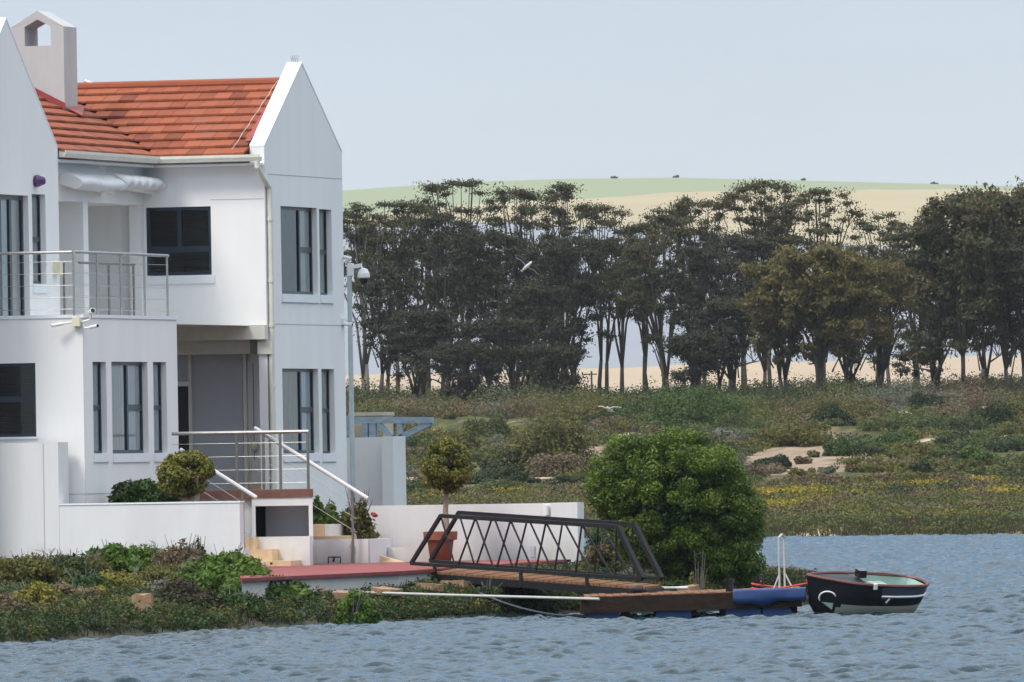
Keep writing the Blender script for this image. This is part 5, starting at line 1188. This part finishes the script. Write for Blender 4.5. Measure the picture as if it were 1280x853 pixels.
# ------------------------------------------------------------------ far shore: eucalyptus row, dune scrub, marsh plants
def gum(name, label, px, py_base, py_top, D, half, m_='gum_leaf', seed=1, limbs=5, low=.34, dense=1.0, lean=0.0, size=.085, flat=.50, n_leaf=260, cat='tree', top_bias=.0, bark='bark_dark', base_r=.15):
    """trunk forking low into long limbs, leaf cushions at the limb ends; half = half width of the crown in pixels"""
    sc = D / F; p = PD(px, py_base, D); q = PD(px, py_top, D); H = q.z - p.z; rg = random.Random(seed); rng = np.random.default_rng(seed)
    g = float(far_z((px - 640) * sc, D)); o = thing(name, label, cat, (p.x, p.y, p.z - .15), 'eucalyptus trees behind the dunes' if 'gum' in name or 'eucalyptus' in label else None)
    W = half * sc; mb = MB(); C = []; R = []
    stems = 1 + (rg.random() < .7) + (rg.random() < .4)
    for s in range(stems):
        bx, by = rg.uniform(-.35, .35) * (stems - 1), rg.uniform(-.4, .4) * (stems - 1); hs = H * rg.uniform(.12, .30)
        f = Vector((bx + lean * hs * .6, by, hs)); mb.tube([(bx, by, -.1), (bx + lean * hs * .3 + rg.uniform(-.1, .1), by, hs * .5), f], [base_r, base_r * .85, base_r * .72], 7)
        nl = max(2, int(1.25 * limbs / stems + .5))
        for l in range(nl):
            a = 2 * pi * (l + rg.random() * .7) / nl + s; rad = W * rg.uniform(.25, .95); top = H * rg.uniform(.60, .95) if rg.random() > .25 else H * rg.uniform(low, .62)
            e = Vector((f.x + cos(a) * rad + lean * H * .35, f.y + sin(a) * rad * .8, top)); m1 = f.lerp(e, .4) + Vector((-cos(a) * rad * .12 + rg.uniform(-.25, .25), rg.uniform(-.2, .2), H * .05)); m2 = f.lerp(e, .72) + Vector((-cos(a) * rad * .06, 0, H * .03))
            r = base_r * .58; mb.tube([f, m1, m2, e], [r, r * .72, r * .5, r * .22], 6)
            for t in range(int(rg.uniform(4, 6.5) * dense)):
                st = rg.choice([m1, m2, m2, e]).lerp(e, rg.random() * .5); b = rg.uniform(0, 6.28); ln = rg.uniform(.5, 1.5) * W * .42
                en = st + Vector((cos(b) * ln, sin(b) * ln * .8, abs(rg.gauss(0, 1)) * .9 + .2)); en.z = min(en.z, H * (1 - .05 * rg.random()) - .2 - .5 * top_bias * ((en.x - lean * H * .3) / (W + .01)) ** 2)
                if en.z < H * low: en.z = H * (low + rg.random() * .12)
                mb.tube([st, st.lerp(en, .55) + Vector((0, 0, .12)), en], [r * .32, r * .2, r * .07], 5)
                u = rg.uniform(.50, 1.0); C.append(tuple(en)); R.append((u, u, u * flat * rg.uniform(.8, 1.3)))
                if rg.random() < .6 * dense: C.append((en.x + rg.uniform(-.8, .8), en.y + rg.uniform(-.8, .8), en.z - rg.uniform(.1, .9))); u *= rg.uniform(.6, .95); R.append((u, u, u * flat * 1.3))
    # foliage filling the body of the crown, narrower towards the bottom
    for t in range(int(W * H * (.26 if low > .4 else .46) * dense)):
        h = rg.uniform(low + .04, .93); a = rg.uniform(0, 6.28); r = W * (.30 + .66 * min(1, (h - low) / (.8 - low * .6))) * sqrt(rg.random()); u = rg.uniform(.34, .74)
        c = (lean * H * h * .5 + cos(a) * r, sin(a) * r * .75, H * h); C.append(c); R.append((u, u, u * flat * 1.15)); mb.tube([(c[0] * .35, c[1] * .35, c[2] - H * .16), (c[0] * .75, c[1] * .75, c[2] - H * .04), c], [.045, .03, .012], 4)
    # closing cushions on top so that the crown reaches its height
    for t in range(max(5, int(W * 4.2))):
        x = lean * H * .35 + W * rg.uniform(-.75, .75); u = rg.uniform(.65, 1.15); C.append((x, rg.uniform(-.5, .5) * W, H - u * flat - H * .22 * (x / (W + .1)) ** 2 * rg.uniform(.4, 1.2))); R.append((u, u, u * flat * .72))
        zz = C[-1]; mb.tube([(zz[0] * .55, zz[1] * .55, H * .62), (zz[0] * .8, zz[1] * .8, H * .8), zz], [.05, .035, .02], 5)
    C = np.array(C); R = np.array(R); tc = np.clip(rng.normal(.5, .28, len(C)) + .25 * (C[:, 2] / H - .6), 0, 1)  # tone rises with height: lit tops and shaded undersides put into leaf colour
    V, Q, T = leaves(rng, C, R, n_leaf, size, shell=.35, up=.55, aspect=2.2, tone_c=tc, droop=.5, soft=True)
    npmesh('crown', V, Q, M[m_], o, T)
    mb.build('trunk', M[bark], o, smooth=True); return o

GT = [  # label, base px, base py, top py, D, half width px, material, seed, extra
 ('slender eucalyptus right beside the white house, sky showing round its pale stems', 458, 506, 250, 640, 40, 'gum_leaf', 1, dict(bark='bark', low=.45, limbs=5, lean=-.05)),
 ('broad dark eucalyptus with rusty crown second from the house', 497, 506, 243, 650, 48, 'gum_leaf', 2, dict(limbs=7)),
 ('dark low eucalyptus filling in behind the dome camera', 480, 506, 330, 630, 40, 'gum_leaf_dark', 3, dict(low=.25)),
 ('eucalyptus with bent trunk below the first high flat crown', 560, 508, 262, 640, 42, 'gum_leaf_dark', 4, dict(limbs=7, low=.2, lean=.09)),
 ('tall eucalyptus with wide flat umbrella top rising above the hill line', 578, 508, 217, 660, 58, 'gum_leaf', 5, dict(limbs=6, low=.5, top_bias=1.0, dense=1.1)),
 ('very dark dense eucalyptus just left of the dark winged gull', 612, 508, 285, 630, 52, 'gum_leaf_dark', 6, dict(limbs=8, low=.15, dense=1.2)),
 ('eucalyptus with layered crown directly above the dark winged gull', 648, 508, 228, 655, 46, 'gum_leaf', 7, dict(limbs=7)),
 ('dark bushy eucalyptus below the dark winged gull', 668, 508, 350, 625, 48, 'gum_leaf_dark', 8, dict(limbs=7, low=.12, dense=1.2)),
 ('tall eucalyptus with small rounded top tufts against the pale green hill', 712, 508, 222, 660, 40, 'gum_leaf', 9, dict(limbs=7, low=.45)),
 ('leaning dark eucalyptus overhanging the bright field gap', 700, 510, 290, 635, 52, 'gum_leaf_dark', 10, dict(limbs=8, low=.22, lean=.20)),
 ('thin eucalyptus with airy tufts at the left of the gap in the row', 752, 506, 248, 665, 46, 'gum_leaf', 11, dict(limbs=5, low=.55, lean=.05)),
 ('eucalyptus with low bare branches reaching into the gap from the right', 836, 500, 262, 640, 52, 'gum_leaf', 12, dict(limbs=8, low=.24, lean=-.16)),
 ('dark eucalyptus behind the big green dune bush', 868, 498, 300, 630, 48, 'gum_leaf_dark', 13, dict(limbs=8, low=.2)),
 ('eucalyptus with wispy flat top over the cream field', 878, 500, 240, 665, 54, 'gum_leaf', 14, dict(limbs=6, low=.5, top_bias=.8)),
 ('tallest eucalyptus of the right group with broad domed top', 962, 498, 218, 660, 66, 'gum_leaf', 15, dict(limbs=9, low=.45, dense=1.15)),
 ('eucalyptus with mushroom shaped crown on the right of the tallest', 1030, 498, 228, 665, 40, 'gum_leaf', 16, dict(limbs=5, low=.5, top_bias=.8, lean=.08)),
 ('dark eucalyptus left of the golden tree, trunk forking low', 925, 498, 290, 640, 44, 'gum_leaf_dark', 17, dict(limbs=8, low=.22)),
 ('golden olive bushy tree standing forward of the eucalyptus row', 1030, 497, 305, 610, 78, 'olive_leaf', 18, dict(limbs=11, low=.22, dense=1.3, flat=.6, size=.14)),
 ('smaller golden olive tree left of the larger golden one', 975, 497, 352, 612, 42, 'olive_leaf', 19, dict(limbs=7, low=.2, dense=1.2, flat=.6, size=.14)),
 ('eucalyptus with low flat tuft standing out left over the cream hill', 1112, 497, 258, 650, 46, 'gum_leaf', 20, dict(limbs=6, low=.5, top_bias=.6, lean=-.08)),
 ('brownish spreading tree right of the golden tree with a long low limb', 1095, 497, 320, 615, 56, 'olive_leaf', 21, dict(limbs=8, low=.2, dense=1.15, flat=.55, lean=.10)),
 ('dark eucalyptus between golden tree and the tall many-stemmed one', 1150, 497, 275, 640, 46, 'gum_leaf', 22, dict(limbs=8, low=.25)),
 ('many-stemmed tall tree with fine upright twigs near the picture edge', 1205, 500, 246, 600, 60, 'gum_leaf', 23, dict(limbs=12, low=.22, dense=1.25, flat=.7, size=.13)),
 ('tallest fine-leaved tree at the far right with pale stems', 1258, 500, 234, 605, 62, 'gum_leaf', 24, dict(limbs=12, low=.2, dense=1.3, flat=.7, size=.13, bark='bark')),
 ('dark dense tree at the far right edge behind the dune', 1290, 502, 300, 600, 50, 'gum_leaf_dark', 25, dict(limbs=9, low=.12, dense=1.2)),
 ('dark low tree under the many-stemmed tree at right', 1175, 500, 372, 605, 44, 'gum_leaf_dark', 26, dict(limbs=7, low=.15, dense=1.1)),
 ('low dark tree left of the gap, foliage almost to the ground', 640, 508, 395, 618, 52, 'gum_leaf_dark', 27, dict(limbs=7, low=.10, dense=1.1)),
 ('low dark tree behind the pergola brackets', 530, 508, 385, 622, 46, 'gum_leaf_dark', 28, dict(limbs=7, low=.18, dense=1.0)),
 ('dark understorey tree behind the golden trees', 905, 498, 370, 620, 44, 'gum_leaf_dark', 29, dict(limbs=6, low=.2)),
 ('short dark tree low in the row behind the topiary ball', 572, 508, 425, 615, 44, 'gum_leaf_dark', 31, dict(limbs=6, low=.08)),
 ('short dark tree whose leaves reach the scrub below the gulls', 690, 510, 430, 615, 40, 'gum_leaf_dark', 32, dict(limbs=6, low=.08)),
 ('short dark tree under the wispy flat topped eucalyptus', 868, 500, 415, 615, 44, 'gum_leaf_dark', 33, dict(limbs=6, low=.10)),
 ('slim eucalyptus with high crown joining the gap from the left', 772, 504, 290, 668, 36, 'gum_leaf', 34, dict(limbs=5, low=.5)),
 ('slim eucalyptus with high thin crown bridging the gap in the row', 802, 504, 272, 668, 34, 'gum_leaf', 35, dict(limbs=5, low=.45)),
 ('rusty eucalyptus filling the crown line beside the tufted one', 682, 508, 246, 662, 44, 'gum_leaf', 36, dict(limbs=6, low=.35)),
 ('rusty eucalyptus in the crown line between house and umbrella top', 530, 508, 250, 662, 44, 'gum_leaf', 37, dict(limbs=6, low=.35)),
 ('dark tree behind the many-stemmed one, filling its lower half', 1228, 500, 330, 625, 50, 'gum_leaf_dark', 38, dict(limbs=7, low=.1)),
 ('dark tree filling between the golden tree and the spreading one', 1068, 498, 360, 625, 46, 'gum_leaf_dark', 39, dict(limbs=7, low=.15)),
]
for lb, px, pb, ptp, D, hw_, m_, sd, kw in GT:
    t_ = gum('gum_tree' if m_ != 'olive_leaf' else 'olive_tree', lb, px, pb, ptp, D, hw_, m_, sd, **kw)
    if m_ == 'olive_leaf' and 'group' in t_: del t_['group']

def hit_far(px, py, lo=335):
    for D in np.arange(lo, 700, .5):
        p = PD(px, py, float(D))
        if p.z <= float(far_z(LAT(p.x, p.y), D)): return float(D)
    return 600.0
def farbush(label, px, py_base, py_top, D, half, m_, seed, n=330, clump=26, size=.07, name='dune_bush'):
    D = hit_far(px, py_base); sc = D / F; p = PD(px, py_base, D); h = (py_base - py_top) * sc; z = min(p.z, float(far_z((px - 640) * sc, D))); h += p.z - z; rng = np.random.default_rng(seed)
    half *= 1.12; clump = max(clump, int(half * 1.15)); o = thing(name, label, 'bush', (p.x, p.y, z - .1)); C, R = blob_clumps(rng, clump, half * sc * .92, half * sc * .92, h * .95, (.24, .42), .1)
    foliage_obj('leaves', C, R, n, size, m_, seed, o)
    mb = MB(); rg = random.Random(seed)
    for q in range(5): a = rg.random() * 6.28; f = rg.uniform(.2, .7) * half * sc; mb.tube([(0, 0, 0), (cos(a) * f * .6, sin(a) * f * .6, h * .4), (cos(a) * f, sin(a) * f, h * .8)], [.07, .05, .02], 5)
    mb.build('stem', M['bark_dark'], o); return o
FB = [
 ('largest green dune bush, standing in front of the eucalyptus behind the round bush', 870, 540, 470, 560, 68, 'bush_green', 1),
 ('wide olive bush on the dune left of the white gull', 690, 590, 508, 500, 62, 'scrub_olive', 2),
 ('light green bush on the dune behind the clipped topiary ball', 610, 556, 508, 540, 36, 'scrub_green', 3),
 ('dark bush low on the dune between topiary and round bush', 655, 592, 548, 480, 36, 'scrub_dark', 4),
 ('grey brown bush right of the dark one near the round bush', 700, 596, 560, 470, 40, 'scrub_brown', 5),
 ('small olive bush at the dune foot behind the topiary', 580, 570, 532, 520, 24, 'scrub_olive', 6),
 ('round green bush in the middle of the sand patch', 1050, 570, 540, 500, 22, 'bush_green', 7),
 ('dark green bush at the left end of the sand patch', 965, 588, 566, 470, 26, 'scrub_dark', 8),
 ('wide brown green bush above the sand patch', 990, 556, 518, 545, 46, 'scrub_olive', 9),
 ('dark bush on the dune crest beside the golden tree', 1040, 532, 500, 580, 28, 'scrub_dark', 10),
 ('green bush right of the sand patch', 1120, 562, 530, 520, 34, 'bush_green', 11),
 ('olive bush below the green one right of the sand', 1145, 572, 546, 500, 30, 'scrub_olive', 12),
 ('dark green round bush on the crest under the many-stemmed tree', 1162, 514, 482, 590, 24, 'scrub_dark', 13),
 ('big dark bush on the dune at the right edge', 1242, 540, 500, 560, 36, 'scrub_dark', 14),
 ('low dark bush pair at the marsh edge, left half', 1150, 598, 572, 455, 24, 'scrub_dark', 15),
 ('low olive bush at the marsh edge right of the dark one', 1185, 596, 574, 456, 22, 'scrub_olive', 16),
 ('green bush on the mid dune at the right', 1225, 582, 552, 490, 34, 'bush_green', 17),
 ('green bush at the picture edge on the lower dune', 1275, 590, 560, 480, 30, 'scrub_green', 18),
 ('pale green bush on the crest left of the golden tree', 935, 520, 490, 590, 30, 'bush_green', 19),
 ('yellowish bush on the crest under the golden tree', 1085, 522, 492, 590, 30, 'scrub_olive', 20),
 ('grey bush in front of the largest green dune bush', 905, 560, 528, 520, 36, 'scrub_grey', 21),
 ('brown green bush behind the round bush, low on the dune', 760, 545, 516, 540, 34, 'scrub_brown', 22),
 ('green bush on the crest right of the white gull', 800, 524, 494, 590, 34, 'bush_green', 23),
 ('olive bush at the end of the dark trees by the bright gap', 735, 528, 500, 580, 30, 'scrub_olive', 24),
 ('olive shrub at the picture edge on the crest', 1268, 524, 494, 590, 26, 'scrub_olive', 25),
]
for lb, px, pb, ptp, D, hw_, m_, sd in FB: farbush(lb, px, pb, ptp, D, hw_, m_, 300 + sd)

def scatter_far():
    rng = np.random.default_rng(44)
    # dune scrub, one mass per leaf colour
    n = 1300; D = rng.uniform(440, 660, n) ; px = rng.uniform(230, 1440, n); L = (px - 640) * D / F
    # the open sand lies bare
    bare = (((px - 1000) / 78) ** 2 + ((D - 500) / 34) ** 2 < 1) | (((px - 700) / 60) ** 2 + ((D - 530) / 22) ** 2 < .8)
    keep = ~bare | (rng.random(n) < .12); D, px, L = D[keep], px[keep], L[keep]; n = len(D)
    nc = 600; D = np.concatenate([D, rng.uniform(588, 640, nc)]); px = np.concatenate([px, rng.uniform(230, 1440, nc)]); L = (px - 640) * D / F
    x, y = CX + FW[0] * D + RT[0] * L, CY + FW[1] * D + RT[1] * L; s = np.concatenate([rng.uniform(.4, 1.15, n) * (.7 + .6 * sstep(440, 600, D[:n])), rng.uniform(.9, 2.3, nc)]); n += nc; z = far_z(L, D)
    nt_ = 420; Dt = rng.uniform(606, 642, nt_); pt_ = rng.uniform(300, 1400, nt_); ok_ = (fbm(pt_ / 38, Dt / 90, 71) > .44) & ~((pt_ > 736) & (pt_ < 812)); Dt, pt_ = Dt[ok_], pt_[ok_]; Lt = (pt_ - 640) * Dt / F
    D = np.concatenate([D, Dt]); L = np.concatenate([L, Lt]); x = np.concatenate([x, CX + FW[0] * Dt + RT[0] * Lt]); y = np.concatenate([y, CY + FW[1] * Dt + RT[1] * Lt]); z = np.concatenate([z, far_z(Lt, Dt)]); s = np.concatenate([s, rng.uniform(1.6, 2.9, len(Dt))]); n = len(D)
    kind = fbm(L / 5, D / 25, 6) + rng.normal(size=n) * .06; kind[-len(Dt):] = rng.choice([.1, .3, .36], len(Dt)); sel = np.digitize(kind, np.quantile(kind, [.22, .5, .72, .9]))
    for k, (m_, nm) in enumerate((('scrub_dark', 'dark green'), ('scrub_green', 'green'), ('scrub_olive', 'olive'), ('scrub_brown', 'brown'), ('scrub_grey', 'grey-green'))):
        i = np.where(sel == k)[0]; C = []; R = []
        for j in i:
            for _ in range(5): C.append((x[j] + rng.normal() * s[j] * .45, y[j] + rng.normal() * s[j] * .45, z[j] + s[j] * rng.uniform(.1, .45))); u = s[j] * rng.uniform(.35, .6); R.append((u, u, u * .6))
        o = foliage_obj('dune_scrub', C, R, 110, .07, m_, 500 + k); tag(o, nm + ' scrub covering the dunes below the eucalyptus row', 'scrub', kind='stuff')
    # salt-marsh cushions in long drifts
    n = 7000; D = 331 + 123 * rng.random(n); px = rng.uniform(250, 1450, n); L = (px - 640) * D / F; x, y = CX + FW[0] * D + RT[0] * L, CY + FW[1] * D + RT[1] * L; z = far_z(L, D); ok = z > .08
    D, L, x, y, z = D[ok], L[ok], x[ok], y[ok], z[ok]; n = len(D)
    s = rng.uniform(.12, .34, n); kind = fbm(L / 4.5 + 40, D / 9, 12) + rng.normal(size=n) * .018
    kind = np.where(z < .4, .42 * rng.random(n), kind); sel = np.digitize(kind, np.quantile(kind, [.24, .46, .66, .80, .93]))
    for k, (m_, nm) in enumerate((('scrub_green', 'green'), ('scrub_olive', 'olive'), ('scrub_brown', 'reddish brown'), ('scrub_dark', 'dark green'), ('yellow_bush', 'yellow-green'), ('flowers', 'yellow flowering'))):
        i = sel == k; C = np.stack([x[i], y[i], z[i] + s[i] * .3], -1); R = np.stack([s[i] * 1.6, s[i] * 1.6, s[i] * .8], -1)
        o = foliage_obj('marsh_plants', C, R, 50, .055, m_, 520 + k); tag(o, nm + ' cushions spread over the flat salt marsh across the water', 'marsh plants', kind='stuff')
scatter_far()
def shore_grass():
    rng = np.random.default_rng(61); n = 60000; D = rng.uniform(328, 352, n); L = rng.uniform(-12, 19, n); z = far_z(L, D); ok = (z > -.02) & (z < .42); D, L, z = D[ok], L[ok], z[ok]
    x, y = CX + FW[0] * D + RT[0] * L, CY + FW[1] * D + RT[1] * L
    V, Q = blades(rng, np.stack([x, y, z - .03], -1), .17, .05, .6); o = npmesh('shore_grass', V, Q, M['shore'], None, np.clip(fbm(L / 2, D / 6, 5) * .9 + rng.normal(size=len(Q)) * .12, 0, 1)); tag(o, 'dark green and brown grass fringing the far shore', 'grass', kind='stuff')
M['shore'] = toned('shore_grass_blades', [(.06, .036, .03), (.10, .075, .045), (.06, .07, .018), (.10, .11, .026)], .8, .2)
shore_grass()
for k, (px, py, D, w, lb) in enumerate(((1208, 598, 450, .34, 'white boulder on the far marsh at the right'), (1195, 601, 448, .26, 'reddish boulder beside the white one on the far marsh'), (690, 604, 440, .25, 'pale boulder on the far marsh behind the sea wall lamp'), (612, 613, 425, .32, 'long pale boulder on the far marsh right of the topiary stem'))):
    rock(lb, px, py, hit_far(px, py + 2), (w * .8, .4, w * .45), 'stone_beige' if k != 1 else 'stone', 40 + k, name='boulder')
# trees on the skyline of the hill, far off
for k, (px, lb) in enumerate(((768, 'single tiny tree on the green skyline above the tall tufted eucalyptus'), (845, 'pair-like tiny tree on the green skyline, the middle one'), (1005, 'tiny tree on the skyline just left of the mushroom crowned eucalyptus'), (1168, 'tiny round tree on the skyline over the cream field'), (1232, 'tiny dark tree on the skyline at the right, near the edge'))):
    D = 2950; p = PD(px, np.interp(px, [430, 560, 700, 850, 1000, 1280], [237.2, 228.4, 223, 221.5, 225, 232.8]), D); o = thing('skyline_tree', lb, 'tree', (p.x, p.y, p.z - 2.0), 'tiny trees on the far skyline'); rng = np.random.default_rng(k)
    C, R = blob_clumps(rng, 8, .9, .9, .6); C[:, 2] += 1.9; foliage_obj('crown', C, R, 40, .2, 'scrub_dark', k, o); mb = MB(); mb.tube([(0, 0, -.5), (0, 0, 2.6)], [.2, .1], 5); mb.build('trunk', M['bark_dark'], o)
# utility pole in the gap
up_ = PD(740, 506, 700); ut = thing('utility_pole', 'thin wooden utility pole in the bright gap between the trees', 'utility pole', (up_.x, up_.y, up_.z - .3)); mb = MB(); mb.tube([(0, 0, 0), (0, 0, 2.4)], .06, 6); mb.build('pole', M['bark_dark'], ut); mb = MB(); mb.tube([(-.35, 0, 2.2), (.35, 0, 2.2)], .04, 5); mb.build('crossarm', M['bark_dark'], ut)

# ------------------------------------------------------------------ gulls
def gull(label, px, py, D, span, tilt, head, wing_m, lift, pitch):
    c = PD(px, py, D); o = thing('gull', label, 'gull', tuple(c)); o.rotation_euler = (pitch, tilt, YAW + head); h = span / 2
    mb = MB(); pts = [(0, -.26, 0), (0, -.20, .012), (0, -.1, .01), (0, .04, 0), (0, .14, .012), (0, .20, .03), (0, .25, .03)]
    rad = [.006, .035, .060, .068, .045, .040, .010]; mb.tube(pts, rad, 10)
    n = 8
    mb.build('body', M['bird_white'], o, smooth=True)
    mb = MB(); mb.tube([(0, .245, .03), (0, .29, .022)], [.012, .003], 6); mb.build('beak', M['yellow_bill'], o)
    mb = MB(); mb.prism([(-.05, -.33, .01), (.05, -.33, .01), (.025, -.20, .012), (-.025, -.20, .012)], (0, 0, .008)); mb.build('tail', M['bird_white'], o)
    for sg in (-1, 1):
        mb = MB(); prev = None
        for k in range(n + 1):
            t = k / n; x = sg * (.03 + h * t); z = .02 + lift * h * (t if t < .45 else .45 + (t - .45) * (.25)); ch = .085 * (1 - .25 * t) * (1 - max(0, t - .75) * 3.2); yc = .04 + .06 * sin(min(t, .5) * pi) - .16 * max(0, t - .45)
            cur = [(x, yc + ch, z), (x, yc - ch, z - .004), (x, yc - ch, z - .012), (x, yc + ch, z - .016)]
            if prev:
                for i in range(4): mb.quad(prev[i], cur[i], cur[(i + 1) % 4], prev[(i + 1) % 4])
            prev = cur
        mb.poly(prev); w_ = mb.build('wing', M[wing_m], o)
        if wing_m == 'bird_dark': q = MB(); q.tube([(sg * (.03 + h * k / 8), .04 + .06 * sin(min(k / 8, .5) * pi) - .16 * max(0, k / 8 - .45) - .085 * (1 - .25 * k / 8) * (1 - max(0, k / 8 - .75) * 3.2), .02 + lift * h * (k / 8 if k < 4 else .45 + (k / 8 - .45) * .25)) for k in range(8)], .018, 5); q.build('wing_edge', M['bird_white'], w_)
    return o
M['yellow_bill'] = mat('yellow_bill', (.6, .4, .05))
gull('dark winged white gull gliding in front of the dark eucalyptus', 659, 333, 380, 1.08, radians(-36), radians(200), 'bird_dark', .10, radians(42))
gull('white gull flying low over the far dune scrub', 762, 512.5, 380, .80, radians(-3), radians(155), 'bird_white', .35, radians(14))
